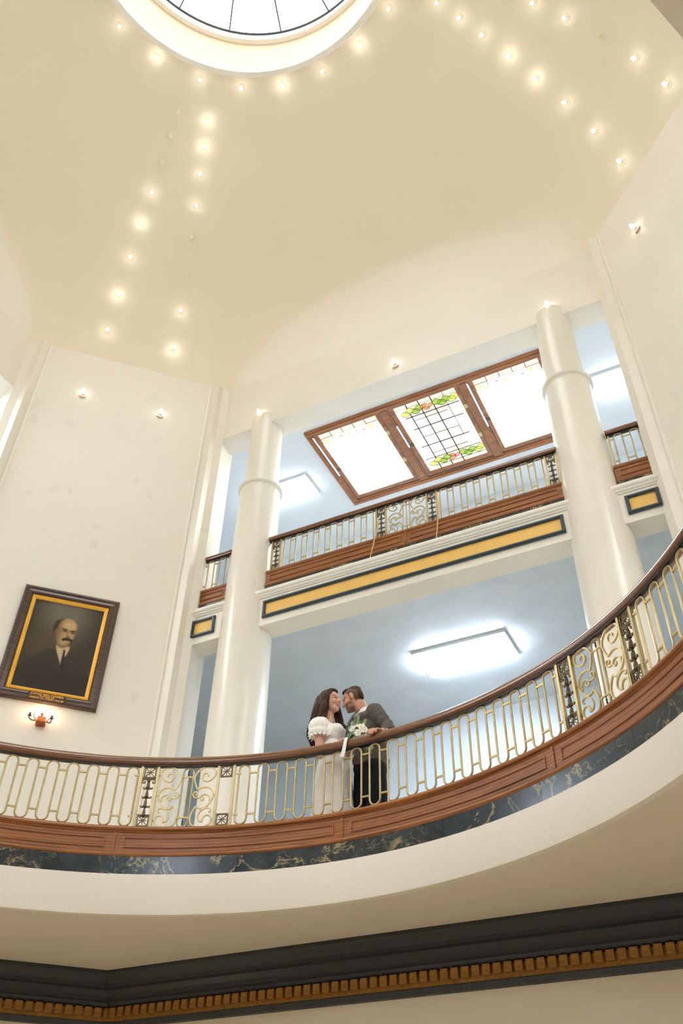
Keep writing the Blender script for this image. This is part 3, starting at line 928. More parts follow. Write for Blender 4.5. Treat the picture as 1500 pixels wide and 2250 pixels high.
o2 = straight(2.575, 3.035, 'short brass balustrade right of the right column on the upper floor', None, (), [[2.705, 2.895]])
for t, xs in ((o1, (-3.015, -2.57)), (o2, (2.60, 3.015))):
    for x in xs: inst('post_bar', 'post_bar', t, (x, 5.27), 0, Z3, .92)
for t, xs in ((o1, (-2.97,)), (o2, (2.63, 2.97))):
    for x in xs:
        for z in (.092, .44): inst('cross', 'cross_bar', t, (x, 5.27), 0, Z3 + z).scale = (.7, 1, 1)
wood('pale_stick', (196, 160, 104), (222, 192, 140), scale=(3, 3, 20), coat=0)
for p0, p1, lb in (((-.435, 5.168, 8.374), (-.325, 5.213, 8.97), 'slim pale wooden stick leaning on the upper balustrade left of its scroll panel'),
                   ((.435, 5.168, 8.374), (.513, 5.213, 9.17), 'slim pale wooden stick leaning on the upper balustrade right of its scroll panel')):
    tag(MB().tube([p0, p1], .016, n=6).build('leaning_stick', 'pale_stick', smooth=40), lb, 'stick')

# ================================================================== DOME BULBS
mat('bulb_on', (255, 250, 240), 0.2, emit=E_BULB, emit_rgb=(255, 248, 238))
mat('bulb_dim', (255, 250, 240), 0.2, emit=E_BULB_DIM, emit_rgb=(255, 248, 238))
mat('bulb_off', (246, 238, 222), 0.35, spec=0.4)
mat('socket', (240, 230, 210), 0.45)
me_sock = MB().lathe([(.0, 0), (.052, 0), (.052, .008), (.042, .016), (.026, .02), (.022, .045), (.0, .046)], 14).mesh('socket', 40)
me_sock.materials.append(MATS['socket'])
BM = {}
for k in ('bulb_on', 'bulb_dim', 'bulb_off'):
    me = MB().lathe([(.0, .04), (.014, .042), (.024, .06), (.027, .078), (.022, .1), (.010, .122), (.0, .128)], 12).mesh('bulb', True)
    me.materials.append(MATS[k]); BM[k] = me
def bulb(loc, nrm, state, label, group):
    loc = Vector(loc); nrm = Vector(nrm).normalized()
    t = thing('bulb_lamp', loc, label, 'bulb', group)
    q = nrm.to_track_quat('Z', 'Y')
    for nm, me in (('socket', me_sock), ('bulb', BM[state])):
        o = bpy.data.objects.new(nm, me); COL.objects.link(o)
        o.rotation_mode = 'QUATERNION'; o.rotation_quaternion = q; o.location = loc
        setpar(o, t)
def dome_at(phi, r):
    """point and inward normal on the dome for azimuth phi and nominal radius r"""
    def pt(ph, k):
        R, z = DP[k]; d = az(ph); q = dome_r(ph, R, z); return Vector((d.x * q, d.y * q, z))
    k = min(range(len(DP)), key=lambda i: abs(DP[i][0] - r)); k = max(1, min(len(DP) - 2, k))
    # refine by interpolation
    k0 = k if DP[k][0] >= r else k - 1
    f = (DP[k0][0] - r) / max(1e-6, DP[k0][0] - DP[k0 + 1][0])
    p = pt(phi, k0).lerp(pt(phi, k0 + 1), f)
    n = (pt(phi + .5, k) - pt(phi - .5, k)).cross(pt(phi, k + 1) - pt(phi, k - 1)).normalized()
    if n.dot(Vector((0, 0, 13.0)) - p) < 0: n = -n
    return p - n * .002, n
ORD = ['lowest', 'second', 'third', 'fourth', 'fifth', 'sixth', 'seventh', 'eighth']
ON, DIM, OFF = 'bulb_on', 'bulb_dim', 'bulb_off'
rows = [(-1, -1, [DIM, ON, DIM, ON, DIM, OFF, OFF, OFF], 'left dome row above the portrait wall, counted upward'),
        (-1, 1, [ON, DIM, OFF, OFF, DIM, DIM, ON, ON], 'right dome row above the portrait wall, counted upward'),
        (1, 1, [DIM, DIM, DIM, ON, ON, DIM, DIM, DIM], 'long dome row above the right wall, counted upward'),
        (1, -1, [DIM, DIM, OFF, DIM, DIM], 'short dome row nearest the upper right corner, counted inward')]
UW = [(5.91, .56), (5.60, .532), (5.185, .485), (4.73, .438), (4.30, .38), (3.87, .324), (3.495, .285), (3.12, .249)]
for sd, sg, st, nm in rows:
    for k, s_ in enumerate(st):
        u, w = UW[k]
        n = Vector((sd * .7071, .7071, 0)); tt = Vector((-sd * .7071, .7071, 0))
        q = n * u + tt * (sg * w)
        phi = math.degrees(math.atan2(q.x, q.y)); r = q.length
        p, nn = dome_at(phi, r)
        bulb(p, nn, s_, '%s %s bulb in the %s' % (ORD[k], {ON: 'shining', DIM: 'faint', OFF: 'unlit'}[s_], nm), 'dome bulbs')
ring_st = [DIM, ON, DIM, DIM, ON, DIM, ON, DIM]
for k, ph in enumerate([-77.0, -61.7, -45.3, -30.2, -15.2, .2, 16.2, 31.5]):
    p, nn = dome_at(ph, 2.55)
    bulb(p, nn, ring_st[k], '%s bulb from the left in the ring under the round skylight' % (['first', 'second', 'third', 'fourth', 'fifth', 'sixth', 'seventh', 'eighth'][k]), 'dome bulbs')
ndg = Vector((-.7071, .7071, 0)); nrg = Vector((.7071, .7071, 0))
wb = [((-4.511, 3.649, 11.83), -ndg, 'left bulb high on the portrait wall'), ((-3.673, 4.487, 11.81), -ndg, 'right bulb high on the portrait wall'), ((3.647, 4.513, 11.85), -nrg, 'single bulb high on the right wall'),
      ((-2.285, 5.199, 11.85), Vector((0, -1, 0)), 'bulb on the beam above the left column'), ((-.011, 5.199, 11.85), Vector((0, -1, 0)), 'bulb on the beam midway between the columns'), ((2.277, 5.199, 11.85), Vector((0, -1, 0)), 'bulb on the beam above the right column')]
for p, n, lb in wb:
    bulb(p, (n + Vector((0, 0, .5))).normalized(), DIM, lb, 'wall bulbs')

# ================================================================== PORTRAIT
ND = Vector((-.70710678, .70710678, 0)); TD = Vector((.70710678, .70710678, 0))
def pw(s_, d, z):
    """portrait wall: s along the wall, d out of the wall, z"""
    v = ND * (B - d) + TD * s_; return (v.x, v.y, z)
mat('gold_leaf', (250, 190, 72), 0.38, metal=0.15, var=0.08, vscale=10)
mat('plaque', (62, 52, 42), 0.4)
mat('gold_letters', (240, 176, 74), 0.45)
pt_ = thing('framed_portrait', pw(.014, 0, 6.70), 'dark wooden framed portrait painting of a moustached man in a suit', 'painting')
FS0, FS1, FZ0, FZ1 = -.57, .597, 6.70, 8.25
def frame_side(prof, s0, s1, z0, z1, nm, m, par):
    """mitred picture frame, prof [(inset, depth)]"""
    for k in range(4):
        mb = MB(); vs = []
        for ins, d in prof:
            c = [(s0 + ins, z0 + ins), (s1 - ins, z0 + ins), (s1 - ins, z1 - ins), (s0 + ins, z1 - ins)]
            a, b = c[k], c[(k + 1) % 4]
            vs += [pw(a[0], d, a[1]), pw(b[0], d, b[1])]
        n = len(prof)
        fs = [(2 * i, 2 * i + 1, 2 * ((i + 1) % n) + 1, 2 * ((i + 1) % n)) for i in range(n)] + [tuple(range(0, 2 * n, 2)), tuple(range(1, 2 * n, 2))]
        mb.add(vs, fs).build(nm, m, par)
frame_side([(0, .002), (0, .05), (.012, .06), (.03, .062), (.055, .05), (.085, .055), (.1, .05), (.118, .03), (.125, .002)], FS0, FS1, FZ0, FZ1, 'frame_side', 'frame_wood', pt_)
frame_side([(.118, .004), (.118, .036), (.128, .044), (.137, .038), (.142, .042), (.152, .036), (.165, .022), (.165, .004)], FS0, FS1, FZ0, FZ1, 'gold_liner', 'gold_leaf', pt_)
# painted canvas: colours held per vertex
def sm(e0, e1, x):
    t = max(0, min(1, (x - e0) / (e1 - e0))); return t * t * (3 - 2 * t)
def mixc(a, b, t): return tuple(a[i] + (b[i] - a[i]) * t for i in range(3))
def ell(u, v, cu, cv, ru, rv, soft=.25, rot_=0.0):
    x, y = (u - cu), (v - cv) * 1.46
    c, s_ = math.cos(rot_), math.sin(rot_)
    x, y = x * c + y * s_, -x * s_ + y * c
    d = math.hypot(x / ru, y / (rv * 1.46))
    return 1 - sm(1 - soft, 1 + soft, d)
def paint(u, v):
    """v measured downward"""
    c = mixc((112, 104, 92), (58, 52, 44), sm(.1, .58, math.hypot(u - .48, (v - .12) * 1.1)))
    c = mixc(c, (86, 70, 52), .7 * ell(u, v, .3, .5, .3, .2, .8))
    c = mixc(c, (48, 46, 42), sm(.7, 1.0, v) * .6)
    # suit
    sh = .52 + .9 * max(0, abs(u - .5) - .10) ** 1.35 + (.012 if u < .5 else 0)
    suit = sm(sh - .012, sh + .02, v)
    sc = mixc((58, 50, 40), (42, 38, 34), sm(.5, .95, v))
    lap = abs((u - .5) - .1 - (.62 - v) * .55) < .006 and .56 < v < .8
    c = mixc(c, (48, 42, 34) if lap else sc, suit)
    # shirt and tie
    if v > .46:
        hw = .10 * (1 - sm(.48, .74, v)) + .0
        k = (1 - sm(hw - .012, hw + .004, abs(u - .545 - (v - .5) * .12))) * sm(.46, .5, v) * (1 - sm(.70, .75, v))
        c = mixc(c, (196, 172, 134), k)
        tw = .014 + .016 * sm(.53, .72, v)
        k = (1 - sm(tw - .008, tw + .006, abs(u - .572 - (v - .5) * .12))) * sm(.518, .535, v)
        c = mixc(c, (40, 36, 32), k)
    # neck, ear, hair, face
    c = mixc(c, (128, 102, 72), ell(u, v, .525, .455, .085, .055, .25))
    c = mixc(c, (66, 54, 40), ell(u, v, .455, .285, .11, .105, .2))
    c = mixc(c, (52, 44, 34), ell(u, v, .40, .285, .045, .075, .35))
    c = mixc(c, (118, 92, 64), ell(u, v, .398, .335, .022, .035, .35))
    f = ell(u, v, .535, .33, .135, .145, .12, .12)
    f = max(f, ell(u, v, .54, .265, .135, .10, .12))
    fc = mixc((178, 148, 104), (112, 86, 58), sm(.52, .40, u) * .85 + .35 * sm(.62, .68, u))
    fc = mixc(fc, (196, 166, 120), ell(u, v, .56, .25, .09, .045, .6))
    c = mixc(c, fc, f)
    for (eu, ev) in ((.515, .312), (.628, .318)):
        c = mixc(c, (96, 72, 48), .8 * ell(u, v, eu, ev, .042, .017, .5))
        c = mixc(c, (150, 130, 104), .9 * ell(u, v, eu, ev + .003, .022, .006, .4))
        c = mixc(c, (30, 24, 20), ell(u, v, eu + .004, ev + .002, .009, .0075, .4))
        c = mixc(c, (48, 36, 26), .95 * ell(u, v, eu - .004, ev - .019, .045, .0065, .5, .12 if eu < .55 else -.12))
    c = mixc(c, (120, 92, 62), .7 * ell(u, v, .565, .355, .012, .035, .6))
    c = mixc(c, (186, 156, 112), .7 * ell(u, v, .588, .352, .014, .03, .6))
    c = mixc(c, (78, 56, 38), .7 * ell(u, v, .585, .378, .03, .008, .6))
    c = mixc(c, (36, 28, 22), ell(u, v, .578, .402, .060, .0145, .35, .02))
    c = mixc(c, (36, 28, 22), ell(u, v, .53, .412, .026, .014, .4, -.4))
    c = mixc(c, (36, 28, 22), ell(u, v, .632, .412, .022, .013, .4, .4))
    c = mixc(c, (150, 104, 78), .8 * ell(u, v, .585, .422, .03, .006, .5))
    return c
cu0, cu1, cz0, cz1 = FS0 + .16, FS1 - .16, FZ0 + .16, FZ1 - .16
NU, NV = 110, 150
vs = []; cols = []
for j in range(NV + 1):
    for i in range(NU + 1):
        u, v = i / NU, j / NV
        vs.append(pw(cu0 + (cu1 - cu0) * u, .012, cz1 - (cz1 - cz0) * v)); cols.append(lin(paint(u, v)))
fs = [(j * (NU + 1) + i, (j + 1) * (NU + 1) + i, (j + 1) * (NU + 1) + i + 1, j * (NU + 1) + i + 1) for j in range(NV) for i in range(NU)]
vcol_mat('canvas_paint', 0.28, 0.4)
me = MB().add(vs, fs).mesh('canvas', fix=False)
at = me.color_attributes.new('tint', 'FLOAT_COLOR', 'POINT')
at.data.foreach_set('color', [x for c in cols for x in (*c, 1)])
cv = link('canvas', me, 'canvas_paint', pt_)
cv['label'] = 'sombre half length painting of a balding man with moustache'
# name plate
pl = MB(); q = [(-.19, 6.715), (.235, 6.715), (.235, 6.80), (-.19, 6.80)]
pl.add([pw(s_, .05, z) for s_, z in q] + [pw(s_, .066, z) for s_, z in q], [(0, 1, 2, 3), (4, 5, 6, 7), (0, 1, 5, 4), (1, 2, 6, 5), (2, 3, 7, 6), (3, 0, 4, 7)])
plate = pl.build('name_plate', 'plaque', pt_)
def letters(txt, size, s_c, z, width):
    cu = bpy.data.curves.new('lettering', 'FONT')
    cu.body = txt; cu.size = size; cu.align_x = 'CENTER'; cu.align_y = 'CENTER'; cu.extrude = .001; cu.offset = size * .02
    o = bpy.data.objects.new('tmp_text', cu); COL.objects.link(o)
    dg = bpy.context.evaluated_depsgraph_get()
    me = bpy.data.meshes.new_from_object(o.evaluated_get(dg))
    bpy.data.objects.remove(o)
    xs = [v.co.x for v in me.vertices]; w = max(xs) - min(xs); k = width / w
    for v in me.vertices:
        v.co = Vector(pw(s_c + v.co.x * k, .068 + v.co.z, z + v.co.y))
    me.materials.clear(); me.materials.append(MATS['gold_letters'])
    o = bpy.data.objects.new('lettering', me); COL.objects.link(o); setpar(o, plate)
letters('JUDGE BEN DIEMER', .034, .022, 6.781, .375)
letters('FOUNDER OF', .02, .022, 6.757, .17)
letters('GREENE CO. COURT HOUSE', .029, .022, 6.734, .385)

# ================================================================== SCONCE
mat('copper', (176, 98, 52), 0.3, metal=0.8, var=0.15, vscale=30)
mat('crystal', (236, 214, 190), 0.15, spec=0.7)
mat('sconce_bulb', (255, 246, 232), 0.2, emit=E_SCONCE, emit_rgb=(255, 214, 176))
sc = thing('wall_sconce', pw(.028, 0, 6.42), 'copper three light wall sconce glowing under the portrait', 'lamp')
mb = MB()
for k, (z0, z1, w0, w1, d0, d1) in enumerate(((6.42, 6.44, .052, .056, .10, .105), (6.44, 6.505, .054, .042, .10, .085))):
    vs = []
    for z, w, d in ((z0, w0, d0), (z1, w1, d1)):
        vs += [pw(.028 - w, .002, z), pw(.028 + w, .002, z), pw(.028 + w, d, z), pw(.028 - w, d, z)]
    mb.add(vs, [(0, 1, 2, 3), (4, 5, 6, 7), (0, 1, 5, 4), (1, 2, 6, 5), (2, 3, 7, 6), (3, 0, 4, 7)])
mb.build('back_box', 'copper', sc)
for s_, z, nm in ((-.105, 6.475, 'side'), (.135, 6.48, 'side'), (.022, 6.535, 'centre')):
    if nm == 'side':
        sg = -1 if s_ < 0 else 1
        c0 = .028
        pts = [pw(c0 + sg * .04, .07, 6.47), pw(c0 + sg * .07, .095, 6.44), pw(c0 + sg * .1, .11, 6.432), pw(s_, .115, 6.45), pw(s_, .115, z)]
        MB().tube(catmull(pts, 4), .016, n=8).build('arm', 'copper', sc, smooth=True)
        MB().tube(catmull([pw(c0 + sg * .045, .10, 6.44), pw(c0 + sg * .075, .115, 6.46), pw(c0 + sg * .095, .12, 6.5), pw(c0 + sg * .08, .115, 6.52)], 3), .018, n=8).build('crystal_scroll', 'crystal', sc, smooth=True)
        d = .115
    else:
        d = .08
        MB().tube([pw(s_, d, 6.505), pw(s_, d, z)], .02, n=8).build('arm', 'copper', sc)
    p = pw(s_, d, z)
    MB().lathe([(0, 0), (.02, .0), (.022, .006), (.014, .012), (.013, .04), (0, .041)], 12, p).build('candle_cup', 'bronze' if nm == 'side' else 'crystal', sc, smooth=40)
    MB().lathe([(0, .04), (.010, .042), (.017, .056), (.018, .068), (.011, .088), (.003, .104), (0, .106)], 12, p).build('flame_bulb', 'sconce_bulb', sc, smooth=True)

# ================================================================== THE COUPLE
class Blob:
    """closed overlapping volumes fused into one skin by a voxel remesh"""
    def __init__(s): s.m = MB()
    def ell(s, c, r, M=None):
        s.m.ball(c, r, 20, 14, M); return s
    def cap(s, p0, p1, r0, r1):
        p0 = Vector(p0); p1 = Vector(p1)
        s.m.tube([p0, p1], 2.0, n=14, taper=[r0, r1]); s.m.ball(p0, r0, 14, 10); s.m.ball(p1, r1, 14, 10); return s
    def chain(s, pts, rs):
        for i in range(len(pts) - 1): s.cap(pts[i], pts[i + 1], rs[i], rs[i + 1])
        return s
    def done(s, name, voxel, it=4, fac=.5):
        me = s.m.mesh(name)
        o = bpy.data.objects.new('tmp_blob', me); COL.objects.link(o)
        r = o.modifiers.new('r', 'REMESH'); r.mode = 'VOXEL'; r.voxel_size = voxel; r.use_smooth_shade = True
        if it:
            k = o.modifiers.new('s', 'SMOOTH'); k.factor = fac; k.iterations = it
        dg = bpy.context.evaluated_depsgraph_get()
        out = bpy.data.meshes.new_from_object(o.evaluated_get(dg))
        bpy.data.objects.remove(o); bpy.data.meshes.remove(me)
        out.name = name
        out.materials.clear()
        out.polygons.foreach_set('use_smooth', [True] * len(out.polygons))
        return out
def tint(me, fn):
    a = me.color_attributes.new('tint', 'FLOAT_COLOR', 'POINT')
    a.data.foreach_set('color', [x for v in me.vertices for x in (*lin(fn(v.co)), 1)])
vcol_mat('skin', 0.5, 0.35)
vcol_mat('hair', 0.55, 0.22)
mat('dress_white', (250, 246, 240), 0.75, spec=0.2, bump=0.55, bscale=70)
mat('dress_ruffle', (250, 248, 244), 0.75, spec=0.2)
mat('suit_grey', (92, 88, 82), 0.8, spec=0.2, var=0.08, vscale=25, bump=0.15, bscale=120)
mat('shirt_white', (240, 240, 242), 0.6)
mat('tie_navy', (28, 32, 52), 0.45)
mat('trouser_navy', (24, 27, 36), 0.8, spec=0.2)
mat('shoe_black', (18, 17, 17), 0.3)
mat('button', (40, 38, 36), 0.4)

def frame_of(c, fwd, up):
    f = Vector(fwd).normalized(); u = Vector(up); y = u.cross(f).normalized(); u = f.cross(y)
    return Matrix.Translation(c) @ Matrix((f, y, u)).transposed().to_4x4()
def head(b, F, male):
    R = F.to_3x3().to_4x4()
    def E(c, r): b.ell(tuple(F @ Vector(c)), r, R)
    def C(p0, p1, r0, r1): b.cap(F @ Vector(p0), F @ Vector(p1), r0, r1)
    E((-.014, 0, .034), (.094, .074, .084)); E((.024, 0, -.03), (.066, .061, .088))
    jw = 1.12 if male else 1.0
    E((.034, 0, -.085), (.05 * jw, .048 * jw, .034)); E((.069, 0, -.103), (.021 * jw, .024 * jw, .018))
    C((.084, 0, .014), (.107, 0, -.026), .008, .011); E((.099, 0, -.03), (.014, .017, .010))
    E((.079, 0, .022), (.014, .046, .012)); E((.080, 0, -.060), (.013, .023, .0065)); E((.078, 0, -.073), (.013, .020, .007))
    for s_ in (-1, 1):
        E((.058, s_ * .034, -.034), (.03, .025, .03)); E((-.008, s_ * .074, -.012), (.019, .009, .031)); E((-.004, s_ * .079, .002), (.012, .007, .014))
def head_tint(F, male, skin, lips, brow, hair):
    I = F.inverted()
    def fn(co):
        p = I @ co; x, y, z = p; ay = abs(y)
        c = skin
        n = .5 + .5 * math.sin(co.x * 91 + co.z * 57) * math.sin(co.y * 83 + co.z * 41)
        c = mixc(c, tuple(v * .93 for v in c), .5 * n)
        if abs(z) > .2 or abs(x) > .16 or ay > .12: return c
        c = mixc(c, (214, 132, 112), .45 * max(0, 1 - math.hypot((x - .07) / .035, (z + .03) / .028)) if x > .02 else 0)   # cheek
        if x > .06 and ay < .026: c = mixc(c, lips, max(0, 1 - abs(z + .066) / .014) * .9)
        if x > .04:
            e = max(0, 1 - math.hypot((ay - .034) / .026, (z - .03) / .007)); c = mixc(c, brow, min(1, 1.6 * e))
            e = max(0, 1 - math.hypot((ay - .034) / .021, (z - .004) / .0055)); c = mixc(c, (50, 34, 28), min(1, 1.7 * e))
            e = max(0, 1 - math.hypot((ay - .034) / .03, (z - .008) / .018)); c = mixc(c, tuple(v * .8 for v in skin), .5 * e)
        if male:
            # beard, moustache and clipped sides
            bd = sm(-.030, -.055, z + .25 * max(0, .03 - x)) * sm(-.012, .022, x) * (1 - sm(-.12, -.145, z))
            mouth = max(0, 1 - math.hypot(ay / .022, (z + .067) / .011)) if x > .06 else 0
            bd *= 1 - mouth
            if x > .06 and z > -.056: bd *= .35
            c = mixc(c, (92, 66, 52), .62 * bd)
            if .002 < x < .018 and -.045 < z < .02: c = mixc(c, (96, 70, 56), .4)
            side = sm(.02, -.005, x - .55 * max(0, z - .0)) * sm(-.075, -.05, z + .0) * (1 if ay > .02 or x < -.05 else 0)
            if z < .012 and x > -.024: side *= sm(-.02, .012, z)
            if math.hypot((x + .006) / .022, (z + .008) / .036) < 1 and ay > .066: side = 0
            c = mixc(c, hair, .75 * side)
        return c
    return fn

def fingers(b, base, across, along, down, n=4, lens=(.062, .070, .066, .052), r=.0085, curl=1.0, spread=.019):
    """four bent fingers leaving the knuckle line"""
    base = Vector(base); across = Vector(across).normalized(); along = Vector(along).normalized(); down = Vector(down).normalized()
    for k in range(n):
        p = base + across * ((k - (n - 1) / 2) * spread)
        L = lens[k]
        p1 = p + along * (L * .45) + down * (L * .10 * curl)
        p2 = p1 + along * (L * .22) + down * (L * .26 * curl)
        p3 = p2 + along * (L * .02) + down * (L * .26 * curl)
        b.chain([p, p1, p2, p3], [r * 1.08, r, r * .94, r * .8])

# ---------------------------------------------------------------- bride
bride = thing('person', (-.32, 4.08, Z_F2), 'long haired woman in a white puff sleeved dress leaning nose to nose with the man', 'person')
FB = frame_of((-.345, 4.08, 5.838), (.985, -.12, .03), (0, 0, 1))
b = Blob(); head(b, FB, False)
b.cap((-.358, 4.085, 5.775), (-.362, 4.09, 5.60), .043, .048)
b.ell((-.365, 4.09, 5.57), (.075, .12, .055)); b.ell((-.335, 4.085, 5.47), (.09, .125, .12)); b.ell((-.315, 4.085, 5.30), (.085, .11, .11))
b.ell((-.315, 4.085, 5.08), (.11, .14, .15))
for y in (4.01, 4.16): b.chain([(-.31, y, 5.05), (-.30, y, 4.66), (-.31, y, 4.27)], [.075, .055, .038]); b.cap((-.32, y, 4.235), (-.19, y, 4.222), .034, .026)
# near arm (her right): shoulder, elbow under the rail, forearm up to the rail
b.chain([(-.385, 3.96, 5.555), (-.372, 3.935, 5.40), (-.362, 3.925, 5.235)], [.05, .043, .037])
b.chain([(-.362, 3.925, 5.235), (-.27, 3.925, 5.262), (-.165, 3.905, 5.285)], [.037, .034, .023])
b.ell((-.125, 3.885, 5.293), (.036, .030, .016))
fingers(b, (-.098, 3.868, 5.292), (.45, .85, 0), (.8, -.55, .0), (.1, -.45, -1), lens=(.05, .056, .054, .044), r=.0072, curl=.75, spread=.0155)
b.chain([(-.135, 3.865, 5.292), (-.112, 3.845, 5.284), (-.098, 3.832, 5.268)], [.009, .008, .007])
# far arm bent across toward the bouquet
b.chain([(-.36, 4.225, 5.555), (-.30, 4.235, 5.40), (-.23, 4.21, 5.31)], [.05, .042, .036])
b.chain([(-.23, 4.21, 5.31), (-.12, 4.09, 5.33), (-.05, 3.99, 5.33)], [.036, .03, .022])
b.ell((-.03, 3.96, 5.325), (.026, .03, .022))
fingers(b, (-.018, 3.945, 5.33), (.3, .2, .9), (.75, -.5, .0), (-.3, -.8, -.2), lens=(.05, .056, .054, .044), r=.0072, curl=.9, spread=.015)
b.chain([(-.04, 3.95, 5.345), (-.02, 3.93, 5.352), (.0, 3.915, 5.35)], [.009, .008, .007])
me = b.done('body', .0052, 3)
tint(me, head_tint(FB, False, (222, 174, 148), (186, 98, 88), (70, 48, 36), (60, 42, 30)))
link('body', me, 'skin', bride)
# hair
b = Blob(); R3 = FB.to_3x3().to_4x4()
def HB(c, r): b.ell(tuple(FB @ Vector(c)), r, R3)
HB((-.03, 0, .045), (.098, .086, .088)); HB((-.06, 0, -.02), (.07, .085, .10)); HB((-.028, -.05, -.02), (.054, .040, .105)); HB((.0, -.045, .06), (.05, .036, .05)); HB((-.045, .05, -.03), (.05, .042, .10)); HB((.02, 0, .10), (.055, .06, .026))
b.chain([(-.41, 4.05, 5.84), (-.43, 4.03, 5.72), (-.452, 4.02, 5.60), (-.475, 4.03, 5.48), (-.468, 4.03, 5.385), (-.438, 4.02, 5.345)], [.075, .078, .072, .06, .042, .02])
b.chain([(-.368, 4.005, 5.86), (-.372, 3.988, 5.76), (-.388, 3.985, 5.66), (-.42, 3.985, 5.58)], [.044, .048, .05, .045])
b.chain([(-.33, 4.16, 5.83), (-.31, 4.185, 5.72), (-.285, 4.18, 5.62), (-.235, 4.15, 5.565), (-.19, 4.13, 5.53)], [.04, .045, .042, .038, .022])
me = b.done('hair', .0065, 5)
def htint(co):
    s_ = .5 + .5 * math.sin(co.x * 170 + co.z * 14 + 2 * math.sin(co.z * 21)) * math.cos(co.y * 150 + co.z * 9)
    return mixc((46, 31, 23), (104, 76, 56), s_ ** 2)
tint(me, htint)
hr = link('hair', me, 'hair', bride)
rs = random.Random(3)
sd_ = MB(); scol = []
for k in range(90):
    a = rs.uniform(-1, 1); dp = rs.uniform(-.0, 1)
    th = rs.uniform(.15, 1.25); hx = rs.uniform(-.07, .045); top = FB @ Vector((hx, (-1 if a < .75 else 1) * .080 * math.sin(th) * (1 - (hx / .11) ** 2), .04 + .076 * math.cos(th)))
    off = rs.uniform(-.055, .055); oy = rs.uniform(-.012, .02)
    if a < .75:
        pts = [top, Vector((-.372 + off * .8, 3.962 + oy * .6, 5.80)), Vector((-.395 + off, 3.945 + oy, 5.68)), Vector((-.46 + off, 3.963 + oy, 5.55)), Vector((-.472 + off * .9, 3.972 + oy, 5.46)), Vector((-.455 + off * .5, 3.99, rs.uniform(5.345, 5.42)))]
    else:
        pts = [top, Vector((-.31 + off * .4, 4.135 + oy, 5.74)), Vector((-.285 + off * .5, 4.135 + oy, 5.64)), Vector((-.235 + off * .4, 4.115 + oy, 5.59)), Vector((-.19, 4.11 + oy, 5.55 + off * .4))]
    P = catmull([tuple(p) for p in pts], 4)
    n0 = len(sd_.v)
    sd_.tube(P, .0075, n=5, taper=[1 - .5 * i / len(P) for i in range(len(P))])
    c = mixc((48, 32, 24), (126, 94, 70), rs.random() ** 1.5)
    scol += [c] * (len(sd_.v) - n0)
me = sd_.mesh('hair_strands', True)
a_ = me.color_attributes.new('tint', 'FLOAT_COLOR', 'POINT'); a_.data.foreach_set('color', [x for c in scol for x in (*lin(c), 1)])
link('hair_strands', me, 'hair', hr)['kind'] = 'stuff'
# dress: bodice and sleeves fused, skirt with soft folds
b = Blob()
b.ell((-.35, 4.085, 5.535), (.088, .135, .07)); b.ell((-.318, 4.085, 5.47), (.118, .142, .10)); b.ell((-.255, 4.04, 5.50), (.07, .075, .068)); b.ell((-.255, 4.14, 5.50), (.07, .075, .068))
b.ell((-.312, 4.085, 5.34), (.105, .132, .11)); b.ell((-.31, 4.085, 5.27), (.108, .135, .06))
b.ell((-.392, 3.95, 5.53), (.098, .085, .088)); b.ell((-.39, 3.945, 5.465), (.095, .08, .06)); b.ell((-.385, 3.985, 5.585), (.07, .065, .05))
b.ell((-.36, 4.23, 5.53), (.09, .075, .085)); b.ell((-.35, 4.235, 5.47), (.085, .07, .06))
me = b.done('bodice', .007, 6)
# gathers of the puffed sleeve
for v in me.vertices:
    p = v.co
    d = math.hypot((p.x + .392) / .1, (p.y - 3.95) / .09)
    if p.y < 4.01 and p.z > 5.42 and d < 1.3:
        an = math.atan2(p.y - 3.95, p.x + .392); v.co = p + v.normal * (.0045 * math.sin(an * 13) * sm(5.62, 5.5, p.z) + .003 * math.sin(an * 13) * sm(5.5, 5.42, p.z))
dr = link('dress_bodice', me, 'dress_white', bride)
rf = MB(); n = 64
for ring in range(3):
    for i in range(n):
        a = 2 * PI * i / n; k = .064 + .012 * ring + .007 * math.sin(a * 14) * ring
        rf.v.append((-.378 + k * math.cos(a) * 1.05, 3.938 + k * math.sin(a), 5.432 - .011 * ring + .004 * math.sin(a * 14 + 1) * ring))
for ring in range(2):
    for i in range(n): rf.f.append((ring * n + i, ring * n + (i + 1) % n, (ring + 1) * n + (i + 1) % n, (ring + 1) * n + i))
o = rf.build('sleeve_ruffle', 'dress_ruffle', dr, smooth=True)
sol = o.modifiers.new('thick', 'SOLIDIFY'); sol.thickness = .003
sk = MB(); n = 96
prs = [(5.30, -.308, .108, .135), (5.25, -.302, .118, .145), (5.18, -.298, .140, .165), (5.08, -.296, .158, .18), (4.92, -.295, .170, .19), (4.75, -.292, .184, .20), (4.55, -.292, .20, .215), (4.36, -.292, .215, .23), (4.205, -.292, .225, .24), (4.2, -.292, .18, .19)]
for q, (z, cx, rx, ry) in enumerate(prs):
    f = min(1, q / 5)
    for i in range(n):
        a = 2 * PI * i / n
        k = 1 + f * (.035 * math.sin(a * 9 + .6 * q * .5) + .02 * math.sin(a * 17 + 1.3))
        sk.v.append((cx + rx * k * math.cos(a), 4.085 + ry * k * math.sin(a), z))
for q in range(len(prs) - 1):
    for i in range(n): sk.f.append((q * n + i, q * n + (i + 1) % n, (q + 1) * n + (i + 1) % n, (q + 1) * n + i))
sk.f.append(tuple(range(n))); sk.f.append(tuple((len(prs) - 1) * n + i for i in range(n))[::-1])
sk.build('dress_skirt', 'dress_white', bride, smooth=60)

